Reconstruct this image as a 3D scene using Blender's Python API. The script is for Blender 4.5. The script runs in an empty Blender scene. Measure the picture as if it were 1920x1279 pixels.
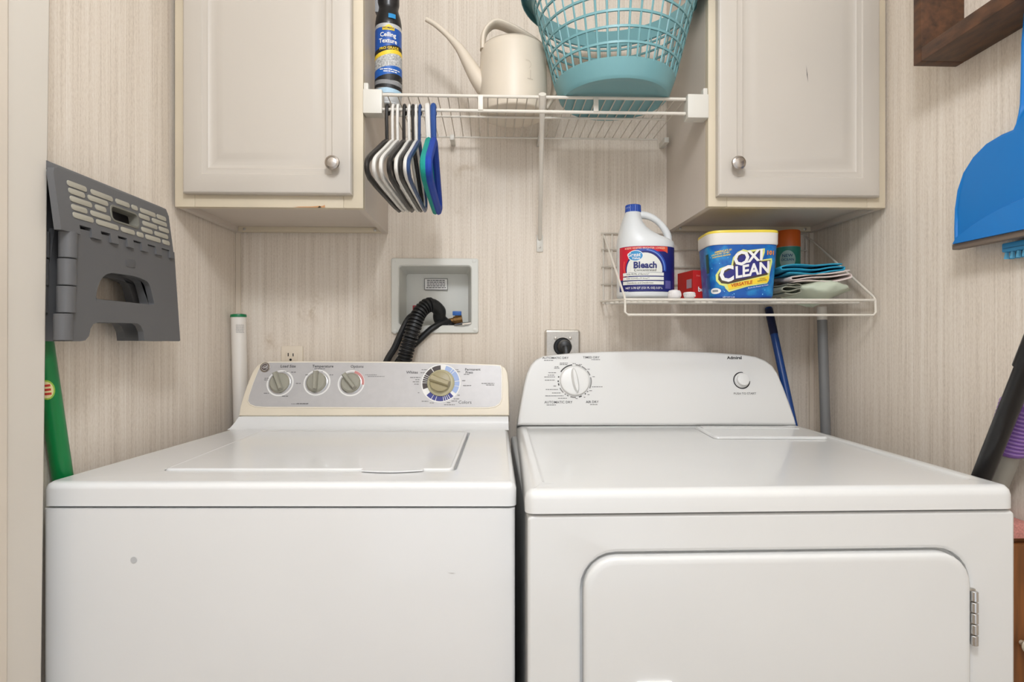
import bpy, bmesh, math, random
from mathutils import Vector, Matrix
random.seed(7)
R = math.radians
scene = bpy.context.scene
COL = scene.collection

# ------------------------------------------------------------------ camera, world, lamps, exposure
FPX, YAW, DIST, CAMZ = 1092.0, 0.036, 1.574, 1.124      # focal length in px of the 1920 frame, turn to the right, metres
cam_d = bpy.data.cameras.new('camera'); cam = bpy.data.objects.new('camera', cam_d); COL.objects.link(cam)
cam_d.sensor_width = 36.0; cam_d.lens = FPX / 1920 * 36.0; cam_d.clip_start = 0.02
cam.location = (0, -DIST, CAMZ); cam.rotation_euler = (math.pi / 2, 0, -YAW)
scene.camera = cam

world = bpy.data.worlds.new('world'); scene.world = world; world.use_nodes = True
wb = world.node_tree.nodes['Background']; wb.inputs[0].default_value = (0.92, 0.965, 1.03, 1); wb.inputs[1].default_value = 1.5

# round glass globe under the ceiling, just behind the viewer: shines every way, also onto the ceiling
lamp = bpy.data.lights.new('ceiling_globe_light', 'POINT'); lamp.energy = 46.0; lamp.color = (0.93, 0.97, 1.04); lamp.shadow_soft_size = 0.13
lamp_o = bpy.data.objects.new('ceiling_globe_light', lamp); COL.objects.link(lamp_o); lamp_o.location = (0.03, -1.62, 2.17)

vs = scene.view_settings
vs.view_transform = 'Standard'; vs.look = 'None'; vs.gamma = 1.0; vs.use_curve_mapping = False
vs.exposure = -0.35

# ------------------------------------------------------------------ measuring helpers (pixel ray -> point on a real plane of the room)
_c, _s = math.cos(YAW), math.sin(YAW)
def ray(px, py):
    a = (px - 960) / FPX; b = (639.5 - py) / FPX
    return Vector((a * _c + _s, -a * _s + _c, b))
CAMP = Vector((0, -DIST, CAMZ))
def atY(px, py, y): r = ray(px, py); return CAMP + r * ((y + DIST) / r.y)
def atX(px, py, x): r = ray(px, py); return CAMP + r * (x / r.x)
def atZ(px, py, z): r = ray(px, py); return CAMP + r * ((z - CAMZ) / r.z)

# ------------------------------------------------------------------ materials
def lin(c):
    return tuple((v / 255 / 12.92) if v / 255 <= 0.04045 else ((v / 255 + 0.055) / 1.055) ** 2.4 for v in c) + (1.0,)
MATS = {}
def mat(name, rgb, rough=0.5, metal=0.0, spec=0.5, var=0.0, vscale=30.0, bump=0.0, bscale=300.0, coat=0.0, trans=0.0, stretch=None, sub=0.0):
    if name in MATS: return MATS[name]
    m = bpy.data.materials.new(name); m.use_nodes = True; nt = m.node_tree; b = nt.nodes['Principled BSDF']
    b.inputs['Base Color'].default_value = lin(rgb); b.inputs['Roughness'].default_value = rough
    b.inputs['Metallic'].default_value = metal; b.inputs['Specular IOR Level'].default_value = spec
    b.inputs['Coat Weight'].default_value = coat; b.inputs['Transmission Weight'].default_value = trans
    if sub:
        b.inputs['Subsurface Weight'].default_value = sub; b.inputs['Subsurface Radius'].default_value = (.01, .01, .01)
    co = None
    if var or bump:
        tc = nt.nodes.new('ShaderNodeTexCoord'); mp = nt.nodes.new('ShaderNodeMapping')
        nt.links.new(tc.outputs['Object'], mp.inputs['Vector'])
        if stretch: mp.inputs['Scale'].default_value = stretch
        co = mp.outputs['Vector']
    if var:
        n = nt.nodes.new('ShaderNodeTexNoise'); n.inputs['Scale'].default_value = vscale; n.inputs['Detail'].default_value = 5
        nt.links.new(co, n.inputs['Vector'])
        r = nt.nodes.new('ShaderNodeValToRGB'); r.color_ramp.elements[0].position = .3; r.color_ramp.elements[1].position = .7
        lo = tuple(max(0, v * (1 - var)) for v in rgb); hi = tuple(min(255, v * (1 + var)) for v in rgb)
        r.color_ramp.elements[0].color = lin(lo); r.color_ramp.elements[1].color = lin(hi)
        nt.links.new(n.outputs['Fac'], r.inputs['Fac']); nt.links.new(r.outputs['Color'], b.inputs['Base Color'])
    if bump:
        n2 = nt.nodes.new('ShaderNodeTexNoise'); n2.inputs['Scale'].default_value = bscale; n2.inputs['Detail'].default_value = 3
        nt.links.new(co, n2.inputs['Vector'])
        bp = nt.nodes.new('ShaderNodeBump'); bp.inputs['Strength'].default_value = bump; bp.inputs['Distance'].default_value = .002
        nt.links.new(n2.outputs['Fac'], bp.inputs['Height']); nt.links.new(bp.outputs['Normal'], b.inputs['Normal'])
    MATS[name] = m
    return m

def wallpaper():
    m = bpy.data.materials.new('string_wallpaper'); m.use_nodes = True; nt = m.node_tree; b = nt.nodes['Principled BSDF']
    N = nt.nodes.new; L = nt.links.new
    tc = N('ShaderNodeTexCoord')
    def noise(scale, vec, detail=4, rough=.6):
        mp = N('ShaderNodeMapping'); mp.inputs['Scale'].default_value = vec; L(tc.outputs['Object'], mp.inputs['Vector'])
        n = N('ShaderNodeTexNoise'); n.inputs['Scale'].default_value = scale; n.inputs['Detail'].default_value = detail; n.inputs['Roughness'].default_value = rough
        L(mp.outputs['Vector'], n.inputs['Vector']); return n.outputs['Fac']
    fine = noise(1.0, (250, 250, 3.5), 3)
    thread = noise(1.0, (480, 480, 150), 2)
    broad = noise(1.0, (60, 60, 0.6), 3)
    def mix(a, c, f):
        x = N('ShaderNodeMix'); x.data_type = 'FLOAT'; x.inputs[0].default_value = f; L(a, x.inputs[2]); L(c, x.inputs[3]); return x.outputs[0]
    h = mix(mix(fine, thread, .42), broad, .30)
    r = N('ShaderNodeValToRGB'); e = r.color_ramp.elements
    e[0].position = .36; e[0].color = lin((203, 190, 174)); e[1].position = .64; e[1].color = lin((236, 227, 215))
    mid = e.new(.49); mid.color = lin((224, 212, 197))
    L(h, r.inputs['Fac'])
    col = r.outputs['Color']
    blot = noise(1.0, (38, 38, 30), 4, .65)
    for (p, rad, amt) in ((atY(585, 578, 0), .05, .6), (atY(505, 640, 0), .035, .4), (atY(705, 585, 0), .03, .3), (atY(872, 320, 0), .05, .45), (atY(860, 400, 0), .03, .25)):
        d = N('ShaderNodeVectorMath'); d.operation = 'DISTANCE'; L(tc.outputs['Object'], d.inputs[0]); d.inputs[1].default_value = p
        mr = N('ShaderNodeMapRange'); mr.inputs[1].default_value = 0; mr.inputs[2].default_value = rad; mr.inputs[3].default_value = amt; mr.inputs[4].default_value = 0
        L(d.outputs['Value'], mr.inputs[0])
        bl = N('ShaderNodeMapRange'); bl.inputs[1].default_value = .46; bl.inputs[2].default_value = .66; L(blot, bl.inputs[0])
        mu = N('ShaderNodeMath'); mu.operation = 'MULTIPLY'; L(mr.outputs[0], mu.inputs[0]); L(bl.outputs[0], mu.inputs[1])
        mx = N('ShaderNodeMix'); mx.data_type = 'RGBA'; L(mu.outputs[0], mx.inputs[0]); L(col, mx.inputs[6]); mx.inputs[7].default_value = lin((158, 128, 84))
        col = mx.outputs[2]
    L(col, b.inputs['Base Color'])
    b.inputs['Roughness'].default_value = .8; b.inputs['Specular IOR Level'].default_value = .25
    bp = N('ShaderNodeBump'); bp.inputs['Strength'].default_value = .35; bp.inputs['Distance'].default_value = .0015
    L(h, bp.inputs['Height']); L(bp.outputs['Normal'], b.inputs['Normal'])
    return m
WALLP = wallpaper()

WHITE_ENAMEL = mat('white_enamel', (226, 226, 225), .22, spec=.5, var=.006, vscale=6, coat=.25)
DRYER_ENAMEL = mat('dryer_enamel', (221, 221, 219), .24, spec=.5, var=.006, vscale=6, coat=.25)
DARK_GAP = mat('dark_gap', (30, 30, 32), .8)
CREAM_PLASTIC = mat('yellowed_plastic', (226, 215, 195), .4, var=.015, vscale=12)
SILVER_FASCIA = mat('silver_fascia', (190, 187, 186), .42, metal=0.15, var=.012, vscale=60)
DRYER_CONSOLE = mat('dryer_console_white', (226, 225, 222), .3, coat=.15)
KNOB_GREY = mat('knob_grey_beige', (158, 155, 141), .4)
KNOB_TAN = mat('knob_tan', (164, 152, 116), .38)
CHROME = mat('chrome', (205, 205, 205), .15, metal=1.0)
NICKEL = mat('brushed_nickel', (176, 168, 160), .28, metal=1.0)
STEEL = mat('stainless_plate', (190, 184, 175), .34, metal=.85, var=.03, vscale=200)
BLACK_RUBBER = mat('black_rubber', (27, 28, 29), .42, var=.1, vscale=40)
BLACK_PLASTIC = mat('black_plastic', (22, 22, 24), .3)
BRASS = mat('tarnished_brass', (120, 88, 48), .45, metal=.7, var=.2, vscale=120)
WIRE_WHITE = mat('white_coated_wire', (219, 212, 200), .38)
DECKWIRE = mat('white_vinyl_wire', (205, 196, 182), .45)
CAB_CREAM = mat('cream_cabinet_frame', (209, 196, 172), .45, var=.02, vscale=5)
CAB_DOOR = mat('thermofoil_door', (196, 188, 177), .42, var=.008, vscale=4)
CAB_SIDE = mat('cabinet_side_laminate', (205, 194, 182), .5, var=.012, vscale=5)
STOOL_GREY = mat('stool_grey_plastic', (94, 94, 95), .5, bump=.06, bscale=900)
STOOL_GRIP = mat('stool_grip_rubber', (163, 158, 144), .75)
PRINT_DARK = mat('print_dark', (62, 60, 60), .6)
PRINT_GREY = mat('print_grey', (118, 116, 115), .6)
PRINT_WHITE = mat('print_white', (238, 236, 232), .5)
PRINT_BLACK = mat('print_black', (24, 23, 24), .5)
INK_NAVY = mat('ink_navy', (25, 30, 105), .42)
INK_BLUE = mat('ink_blue', (18, 92, 178), .42)
INK_CYAN = mat('ink_cyan', (52, 142, 196), .42)
INK_RED = mat('ink_red', (204, 24, 48), .42)
INK_YELLOW = mat('ink_yellow', (243, 208, 52), .45)
INK_ORANGE = mat('ink_orange', (232, 136, 42), .45)

# ------------------------------------------------------------------ mesh builder
class MB:
    def __init__(s): s.v = []; s.f = []
    def add(s, vs_, fs):
        o = len(s.v); s.v += [Vector(p) for p in vs_]; s.f += [tuple(i + o for i in f) for f in fs]; return s
    def loft(s, loops, cap0=True, cap1=True, closed=True):
        n = len(loops[0]); vs_ = [p for l in loops for p in l]; fs = []
        for k in range(len(loops) - 1):
            for i in range(n if closed else n - 1):
                j = (i + 1) % n
                fs.append((k * n + i, k * n + j, (k + 1) * n + j, (k + 1) * n + i))
        if cap0: fs.append(tuple(reversed(range(n))))
        if cap1: fs.append(tuple(range((len(loops) - 1) * n, len(loops) * n)))
        return s.add(vs_, fs)
    def box(s, x0, x1, y0, y1, z0, z1, b=0.0):
        if b <= 0:
            l = lambda z: [(x0, y0, z), (x1, y0, z), (x1, y1, z), (x0, y1, z)]
            return s.loft([l(z0), l(z1)])
        bm = bmesh.new(); bmesh.ops.create_cube(bm, size=1)
        for v in bm.verts:
            v.co = Vector(((x0 + x1) / 2 + v.co.x * (x1 - x0), (y0 + y1) / 2 + v.co.y * (y1 - y0), (z0 + z1) / 2 + v.co.z * (z1 - z0)))
        bmesh.ops.bevel(bm, geom=bm.edges[:], offset=b, segments=2, profile=.6, affect='EDGES')
        bm.verts.index_update()
        s.add([v.co.copy() for v in bm.verts], [[v.index for v in f.verts] for f in bm.faces]); bm.free(); return s
    def tube(s, pts, r, n=8, caps=True, flat=None):
        pts = [Vector(p) for p in pts]; m = len(pts); rs = r if isinstance(r, (list, tuple)) else [r] * m
        T = []
        for i in range(m):
            t = pts[min(i + 1, m - 1)] - pts[max(i - 1, 0)]; T.append(t.normalized())
        u = T[0].orthogonal().normalized()
        if flat is not None: u = (Vector(flat[0]) - T[0] * Vector(flat[0]).dot(T[0])).normalized()
        loops = []
        for i in range(m):
            u = (u - T[i] * u.dot(T[i])).normalized(); w = T[i].cross(u)
            k = flat[1] if flat is not None else 1.0
            loops.append([pts[i] + (u * math.cos(a) + w * math.sin(a) * k) * rs[i] for a in [2 * math.pi * j / n for j in range(n)]])
        return s.loft(loops, caps, caps)
    def lathe(s, prof, c, n=28, axis='z', cap0=True, cap1=True):
        c = Vector(c); loops = []
        for (r, h) in prof:
            l = []
            for j in range(n):
                a = 2 * math.pi * j / n; p = (r * math.cos(a), r * math.sin(a), h)
                if axis == 'y': p = (p[0], -h, p[1])
                if axis == 'x': p = (h, p[0], p[1])
                l.append(c + Vector(p))
            loops.append(l)
        return s.loft(loops, cap0, cap1)
    def lathe_m(s, prof, M, n=28, cap0=True, cap1=True):
        loops = [[M @ Vector((r * math.cos(2 * math.pi * j / n), r * math.sin(2 * math.pi * j / n), h)) for j in range(n)] for (r, h) in prof]
        return s.loft(loops, cap0, cap1)
    def plate(s, poly, mp, h0, h1, r=0.0, back=True):
        loops = [[mp(u, v, h0) for u, v in poly]]
        if r > 0:
            for k, hh in ((0, 1), (.29, .293), (1, 0)):
                q = offset(poly, r * k); loops.append([mp(u, v, h1 - r * hh) for u, v in q])
        else: loops.append([mp(u, v, h1) for u, v in poly])
        return s.loft(loops, back, True)
    def build(s, name, m, parent=None, smooth=35, org=None):
        me = bpy.data.meshes.new(name); o = bpy.data.objects.new(name, me)
        if parent is not None:
            root = parent
            while root.parent is not None: root = root.parent
            org_ = Vector(root.location)
            o.parent = parent
        else:
            org_ = Vector(org) if org is not None else Vector((0, 0, 0)); o.location = org_
        me.from_pydata([tuple(p - org_) for p in s.v], [], s.f); me.update()
        bm = bmesh.new(); bm.from_mesh(me); bmesh.ops.recalc_face_normals(bm, faces=bm.faces); bm.to_mesh(me); bm.free()
        if smooth:
            me.polygons.foreach_set('use_smooth', [True] * len(me.polygons)); me.set_sharp_from_angle(angle=R(smooth))
        me.materials.append(m); COL.objects.link(o)
        if smooth and smooth >= 40:
            w = o.modifiers.new('weighted_normal', 'WEIGHTED_NORMAL'); w.keep_sharp = True; w.weight = 80
        return o

def offset(poly, d):
    n = len(poly); A = sum(poly[i][0] * poly[(i + 1) % n][1] - poly[(i + 1) % n][0] * poly[i][1] for i in range(n)); sg = 1 if A > 0 else -1
    out = []
    for i in range(n):
        p0, p1, p2 = (Vector(poly[i - 1]), Vector(poly[i]), Vector(poly[(i + 1) % n]))
        a = (p1 - p0); b = (p2 - p1)
        if a.length < 1e-9: a = b
        if b.length < 1e-9: b = a
        a.normalize(); b.normalize()
        n1 = Vector((-a.y, a.x)) * sg; n2 = Vector((-b.y, b.x)) * sg
        m = n1 + n2
        if m.length < 1e-6: m = n1
        m.normalize(); k = max(.4, m.dot(n1))
        q = p1 + m * (d / k); out.append((q.x, q.y))
    return out
def rrect(x0, x1, y0, y1, r, n=6):
    pts = []
    for cx, cy, a in ((x1 - r, y0 + r, -90), (x1 - r, y1 - r, 0), (x0 + r, y1 - r, 90), (x0 + r, y0 + r, 180)):
        for k in range(n + 1):
            t = R(a + 90 * k / n); pts.append((cx + r * math.cos(t), cy + r * math.sin(t)))
    return pts
def round_poly(poly, radii, n=6):
    out = []; m = len(poly)
    for i in range(m):
        p0, p1, p2 = Vector(poly[i - 1]), Vector(poly[i]), Vector(poly[(i + 1) % m]); r = radii[i]
        if r <= 0: out.append(tuple(p1)); continue
        a = (p0 - p1).normalized(); b = (p2 - p1).normalized()
        A = p1 + a * r; B = p1 + b * r
        for k in range(n + 1):
            t = k / n; q = A * (1 - t) ** 2 + p1 * 2 * t * (1 - t) + B * t * t; out.append((q.x, q.y))
    return out
def bez(pts, n=8):
    """Catmull-Rom through the points."""
    P = [Vector(p) for p in pts]; P = [P[0] * 2 - P[1]] + P + [P[-1] * 2 - P[-2]]; out = []
    for i in range(1, len(P) - 2):
        for k in range(n):
            t = k / n; a, b, c, d = P[i - 1], P[i], P[i + 1], P[i + 2]
            out.append(.5 * ((2 * b) + (c - a) * t + (2 * a - 5 * b + 4 * c - d) * t * t + (3 * b - a - 3 * c + d) * t ** 3))
    out.append(P[-2]); return out
def plane_map(o, U, V):
    o = Vector(o); U = Vector(U).normalized(); V = (Vector(V) - U * Vector(V).dot(U)).normalized(); N = U.cross(V)
    f = lambda u, v, h=0.0: o + U * u + V * v + N * h
    f.o, f.U, f.V, f.N = o, U, V, N
    def inv(px, py):
        r = ray(px, py); t = (o - CAMP).dot(N) / r.dot(N); d = CAMP + r * t - o; return (d.dot(U), d.dot(V))
    f.inv = inv
    return f
def cyl_map(cx, cy, rad, a0=0.0):
    """u = arc length to the right seen from the front (-y), v = height in metres, rad may depend on height."""
    rf = rad if callable(rad) else (lambda z: rad); r0 = rf(0) if not callable(rad) else None
    def f(u, v, h=0.0):
        r = rf(v); a = a0 + u / r; return Vector((cx + (r + h) * math.sin(a), cy - (r + h) * math.cos(a), v))
    return f

# flat print laid on a surface through a map (u, v, lift)
def decal(name, m, parent, mp, shapes, lift=.0004):
    b = MB()
    for (vs2, fs) in shapes: b.add([mp(u, v, lift) for u, v in vs2], fs)
    return b.build(name, m, parent, smooth=0)
def s_rect(u0, u1, v0, v1, nu=1, nv=1):
    vs2 = [(u0 + (u1 - u0) * i / nu, v0 + (v1 - v0) * j / nv) for j in range(nv + 1) for i in range(nu + 1)]
    return vs2, [(j * (nu + 1) + i, j * (nu + 1) + i + 1, (j + 1) * (nu + 1) + i + 1, (j + 1) * (nu + 1) + i) for j in range(nv) for i in range(nu)]
def s_ell(cu, cv, a, b, n=28, rings=3):
    vs2 = [(cu, cv)]; fs = []
    for k in range(1, rings + 1):
        for i in range(n):
            t = 2 * math.pi * i / n; vs2.append((cu + a * k / rings * math.cos(t), cv + b * k / rings * math.sin(t)))
    for i in range(n): fs.append((0, 1 + i, 1 + (i + 1) % n))
    for k in range(rings - 1):
        for i in range(n):
            j = (i + 1) % n; fs.append((1 + k * n + i, 1 + (k + 1) * n + i, 1 + (k + 1) * n + j, 1 + k * n + j))
    return vs2, fs
def s_arc(cu, cv, r0, r1, a0, a1, n=12, sq=1.0):
    vs2 = []; fs = []
    for i in range(n + 1):
        t = R(a0 + (a1 - a0) * i / n); vs2 += [(cu + r0 * math.cos(t), cv + r0 * math.sin(t) * sq), (cu + r1 * math.cos(t), cv + r1 * math.sin(t) * sq)]
    for i in range(n): fs.append((2 * i, 2 * i + 1, 2 * i + 3, 2 * i + 2))
    return vs2, fs
def s_strip(top, bot):
    """area between two polylines with the same count"""
    n = len(top); return list(bot) + list(top), [(i, i + 1, n + i + 1, n + i) for i in range(n - 1)]
def s_poly(pts): return list(pts), [tuple(range(len(pts)))]
def s_poly_fine(pts, step=.006):
    """polygon cut into small pieces so that it can follow a curved surface"""
    bm = bmesh.new(); bm.faces.new([bm.verts.new((u, v, 0)) for u, v in pts])
    lo = min(u for u, v in pts); hi = max(u for u, v in pts); x = lo + step
    while x < hi:
        bmesh.ops.bisect_plane(bm, geom=bm.verts[:] + bm.edges[:] + bm.faces[:], plane_co=(x, 0, 0), plane_no=(1, 0, 0)); x += step
    bmesh.ops.triangulate(bm, faces=bm.faces[:]); bm.verts.index_update()
    out = [(v.co.x, v.co.y) for v in bm.verts], [tuple(v.index for v in f.verts) for f in bm.faces]; bm.free(); return out
def s_text(s, cu, cv, size, align='CENTER', bold=0.0, shear=0.0, rot=0.0, sx=1.0):
    c = bpy.data.curves.new('lettering', 'FONT'); c.body = s; c.size = size; c.align_x = align; c.align_y = 'CENTER'
    c.offset = bold * size; c.shear = shear; c.resolution_u = 2
    o = bpy.data.objects.new('lettering', c); COL.objects.link(o); bpy.context.view_layer.update()
    me = bpy.data.meshes.new_from_object(o.evaluated_get(bpy.context.evaluated_depsgraph_get()))
    vs2 = []
    for v in me.vertices:
        x, y = v.co.x * sx, v.co.y; vs2.append((cu + x * math.cos(rot) - y * math.sin(rot), cv + x * math.sin(rot) + y * math.cos(rot)))
    fs = [tuple(p.vertices) for p in me.polygons]
    bpy.data.objects.remove(o); bpy.data.curves.remove(c); bpy.data.meshes.remove(me)
    return vs2, fs
def s_dashes(cu, cv, w, h, rnd, align=0):
    """a line of print too small to read: a row of word-long ticks"""
    out = []; x = cu - w / 2 if align == 0 else (cu if align < 0 else cu - w); end = x + w
    while x < end - h:
        l = min(end - x, h * rnd.uniform(2.0, 4.5)); out.append(s_rect(x, x + l, cv - h / 2, cv + h / 2)); x += l + h * .6
    return out

# ------------------------------------------------------------------ things
def tag(o, label, cat, group=None):
    o['label'] = label; o['category'] = cat
    if group: o['group'] = group
    return o
def thing(name, loc, label, cat, group=None):
    o = bpy.data.objects.new(name, None); o.empty_display_size = .05; COL.objects.link(o); o.location = Vector(loc)
    return tag(o, label, cat, group)
def struct(o): o['kind'] = 'structure'; return o

# ------------------------------------------------------------------ the room
XL, XR, YF, ZC = -0.677, 0.886, -2.6, 2.36
BX0, BX1 = -0.267, -0.034; BZ0, BZ1 = 1.145, 1.346          # flange of the water box
HX0, HX1, HZ0, HZ1 = BX0 + .020, BX1 - .019, BZ0 + .020, BZ1 - .020     # the opening in the wall
b = MB()
xs = [XL - .05, HX0, HX1, XR + .05]; zs = [0, HZ0, HZ1, ZC]
for i in range(3):
    for k in range(3):
        if i == 1 and k == 1: continue
        b.add([(xs[i], 0, zs[k]), (xs[i + 1], 0, zs[k]), (xs[i + 1], 0, zs[k + 1]), (xs[i], 0, zs[k + 1])], [(0, 1, 2, 3)])
o = b.build('wall_back', WALLP, smooth=0); struct(o)
struct(MB().loft([[(XL, 0, z), (XL - .027, -.82, z), (XL - .08, -.82, z), (XL - .08, 0, z)] for z in (0, ZC)]).build('wall_left', WALLP, smooth=0))     # the wall leans out a little towards the doorway
struct(MB().box(XR, XR + .05, YF, 0.0, 0, ZC).build('wall_right', WALLP, smooth=0))
FLOOR = mat('vinyl_floor', (150, 132, 110), .5, var=.08, vscale=12)
struct(MB().box(-1.2, 1.2, YF, 0.05, -.05, 0).build('floor', FLOOR, smooth=0))
struct(MB().box(-1.2, 1.2, YF, 0.05, ZC, ZC + .05).build('ceiling', mat('ceiling_white', (244, 242, 236), .9, bump=.3, bscale=60), smooth=0))
# painted door jamb that hides the near end of the left wall
JAMB = mat('jamb_paint', (216, 209, 198), .45, var=.012, vscale=3)
XJ = -.64
def jy(z, px_top, px_bot):      # far edge of the jamb leans a little
    zt = atX(px_top, 0, XJ); zb = atX(px_bot, 1279, XJ); t = (z - zb.z) / (zt.z - zb.z); return zb.y + (zt.y - zb.y) * t
def jamb_block(x1, px_top, px_bot, bev):
    loops = []
    for z in (0, ZC):
        y1 = jy(z, px_top, px_bot)
        loops.append([(-.95, YF, z), (x1, YF, z), (x1, y1 - bev, z), (x1 - bev * .3, y1 - bev * .3, z), (x1 - bev, y1, z), (-.95, y1, z)])
    return MB().loft(loops)
struct(jamb_block(XJ, 97, 81, .006).build('trim_1', JAMB, smooth=50))
struct(jamb_block(XJ + .006, 10, 8, .004).build('trim_2', mat('door_stop_paint', (214, 203, 188), .45, var=.02, vscale=6), smooth=50))
# thin batten in the left back corner and at the right corner
struct(MB().box(XL, XL + .013, -.006, 0, 0, ZC, .002).build('trim_3', mat('batten_cream', (216, 203, 186), .6), smooth=40))
struct(MB().box(XR - .012, XR, -.006, 0, 0, ZC, .002).build('trim_4', MATS['batten_cream'], smooth=40))

# ------------------------------------------------------------------ wall cabinets
def cabinet(x0, x1, zb, door_x0, door_x1, door_z, knob, side, label, chip=None, scratch=None):
    ZT, YFc = 2.17, -.305
    t = thing('wall_cabinet', ((x0 + x1) / 2, -.15, zb), label, 'cabinet', 'wall cabinets over the laundry machines')
    T = .014
    body = MB()
    body.box(x0, x0 + T, YFc + .019, -.001, zb, ZT); body.box(x1 - T, x1, YFc + .019, -.001, zb, ZT)
    body.box(x0 + T, x1 - T, -.008, -.001, zb + .013, ZT); body.box(x0 + T, x1 - T, YFc + .019, -.008, ZT - T, ZT)
    body.build('carcass', CAB_SIDE, t, smooth=0)
    MB().box(x0 + T, x1 - T, YFc + .019, -.008, zb + .013, zb + .026).build('bottom_panel', CAB_SIDE, t, smooth=0)
    MB().box(x0 + T, x1 - T, -.026, -.0081, zb, zb + .0129, .001).build('hanging_rail', CAB_CREAM, t)
    S = .042
    MB().box(x0, x0 + S, YFc, YFc + .019, zb, ZT, .0015).build('frame_stile', CAB_CREAM, t)
    MB().box(x1 - S, x1, YFc, YFc + .019, zb, ZT, .0015).build('frame_stile', CAB_CREAM, t)
    MB().box(x0 + S, x1 - S, YFc, YFc + .019, zb, zb + S, .0015).build('frame_rail', CAB_CREAM, t)
    # routed one-piece door
    mp = plane_map((0, YFc - .0005, 0), (1, 0, 0), (0, 0, 1))
    zt = ZT - .03
    prof = [(0, .0), (0, .014), (.0025, .0175), (.006, .019), (.040, .019), (.042, .0165), (.047, .0155), (.053, .0165), (.058, .0142), (.062, .0135), (.074, .0165), (.080, .0182), (.088, .0185)]
    loops = []
    for ins, h in prof:
        loops.append([mp(u, v, h) for u, v in ((door_x0 + ins, door_z + ins), (door_x1 - ins, door_z + ins), (door_x1 - ins, zt - ins), (door_x0 + ins, zt - ins))])
    d = MB().loft(loops).build('door', CAB_DOOR, t, smooth=25)
    k = Vector(knob)
    MB().lathe([(.0055, 0), (.0055, .010), (.0085, .0125), (.0140, .016), (.0155, .0195), (.0145, .0225), (.0105, .0245), (.010, .0238), (.004, .0252), (.0001, .0254)], (k.x, YFc - .0190, k.z), 24, 'y').build('knob', NICKEL, d)
    if chip:
        for (cx, w, h) in chip:
            decal('paint_chip', mat('bare_wood_chip', (196, 142, 92), .7), t, mp, [s_poly([(cx - w, zb + .0005), (cx - w * .3, zb + .0005), (cx + w, zb + .0005), (cx + w * .9, zb + h), (cx + w * .3, zb + h * .6), (cx - w * .6, zb + h * .5)])], .0008)
    if scratch:
        decal('scratch', PRINT_DARK, d, mp, [s_poly(scratch)], .0188)
    # mounting screws seen on the hanging rail
    for sx in (x0 + .03, x1 - .03):
        MB().lathe([(.004, 0), (.004, .0012), (.002, .002)], (sx, -.026, zb + .006), 10, 'y').build('screw', STEEL, t)
    return t
cabinet(XL + .002, -.276, 1.411, -.650, -.297, 1.4365, (-.332, 0, 1.497), 1,
        'cream wall cabinet with raised-panel door, knob at its lower right, above the washer', chip=[(-.395, .030, .004), (-.365, .008, .006)])
sc = plane_map((0, -.325, 0), (1, 0, 0), (0, 0, 1))
cabinet(.479, XR - .006, 1.421, .495, .856, 1.4415, (.531, 0, 1.506), -1,
        'cream wall cabinet with a scratched raised-panel door, knob at its lower left, above the dryer',
        scratch=[sc.inv(1512, 122), sc.inv(1514.5, 140), sc.inv(1515.5, 154), sc.inv(1513.2, 140)])

# ------------------------------------------------------------------ washing machine
def zmap(u, v, h=0.0): return Vector((u, v, h))
def knob_matrix(mp, u, v, ang, lift=0.0):
    """local z out of the panel, local y along the pointer; ang measured clockwise from the panel's up"""
    c = mp(u, v, lift); y = mp.V * math.cos(ang) + mp.U * math.sin(ang); x = y.cross(mp.N)
    M = Matrix((( x.x, y.x, mp.N.x, c.x), (x.y, y.y, mp.N.y, c.y), (x.z, y.z, mp.N.z, c.z), (0, 0, 0, 1)))
    return M
def fin(M, w0, w1, l0, l1, h0, h1):
    """tapered grip bar across a knob"""
    q = lambda w, a, c, h: [M @ Vector(p) for p in ((-w, a, h), (w, a, h), (w * .8, c, h), (-w * .8, c, h))]
    return MB().loft([q(w0, l0, l1, h0), q(w0 * .92, l0 * .97, l1 * .97, (h0 + h1 * 2) / 3), q(w1, l0 * .9, l1 * .9, h1)])

washer = thing('washing_machine', (-.31, -.38, 0), 'white top-load washing machine with four-dial silver console and yellowed bezel', 'washing machine')
W_out = [(-.665, -.688), (.038, -.714), (.042, -.060), (-.611, -.060)]
W_body = [(-.6605, -.691), (.0355, -.7165), (.041, -.062), (-.616, -.062)]
wb_ = round_poly(W_body, [.008] * 4)
MB().loft([[(u, v, z) for u, v in wb_] for z in (.03, .8765)]).build('cabinet_body', WHITE_ENAMEL, washer)
lidc = [tuple(atZ(*p, .915))[:2] for p in ((299, 883), (857, 883), (883, 810), (487, 809))]
wo = round_poly(W_out, [.014] * 4); rec = round_poly(lidc, [.018] * 4)
L3 = lambda poly, z: [(u, v, z) for u, v in poly]
MB().loft([L3(wo, .8795), L3(wo, .904), L3(offset(wo, .003), .911), L3(offset(wo, .010), .915), L3(rec, .915), L3(offset(rec, .0015), .9140), L3(offset(rec, .0025), .904)]).build('top_deck', WHITE_ENAMEL, washer, smooth=50)
lid_poly = [(u - (.0035 if i in (1, 2) else -.0005), v) for i, (u, v) in enumerate(lidc)]
lp = offset(round_poly(lid_poly, [.018] * 4), .0028)
lid = MB().loft([L3(lp, .905), L3(lp, .9150), L3(offset(lp, .0015), .9168), L3(offset(lp, .0035), .9180), L3(offset(lp, .0055), .9177), L3(offset(lp, .0075), .9168)]).build('lid', WHITE_ENAMEL, washer, smooth=50)
g0, g1 = atZ(676, 886, .916), atZ(792, 886, .916)
gp = [(g0.x + (g1.x - g0.x) * k / 10, g0.y + .004 - .009 * math.sin(math.pi * k / 10)) for k in range(11)]
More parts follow.
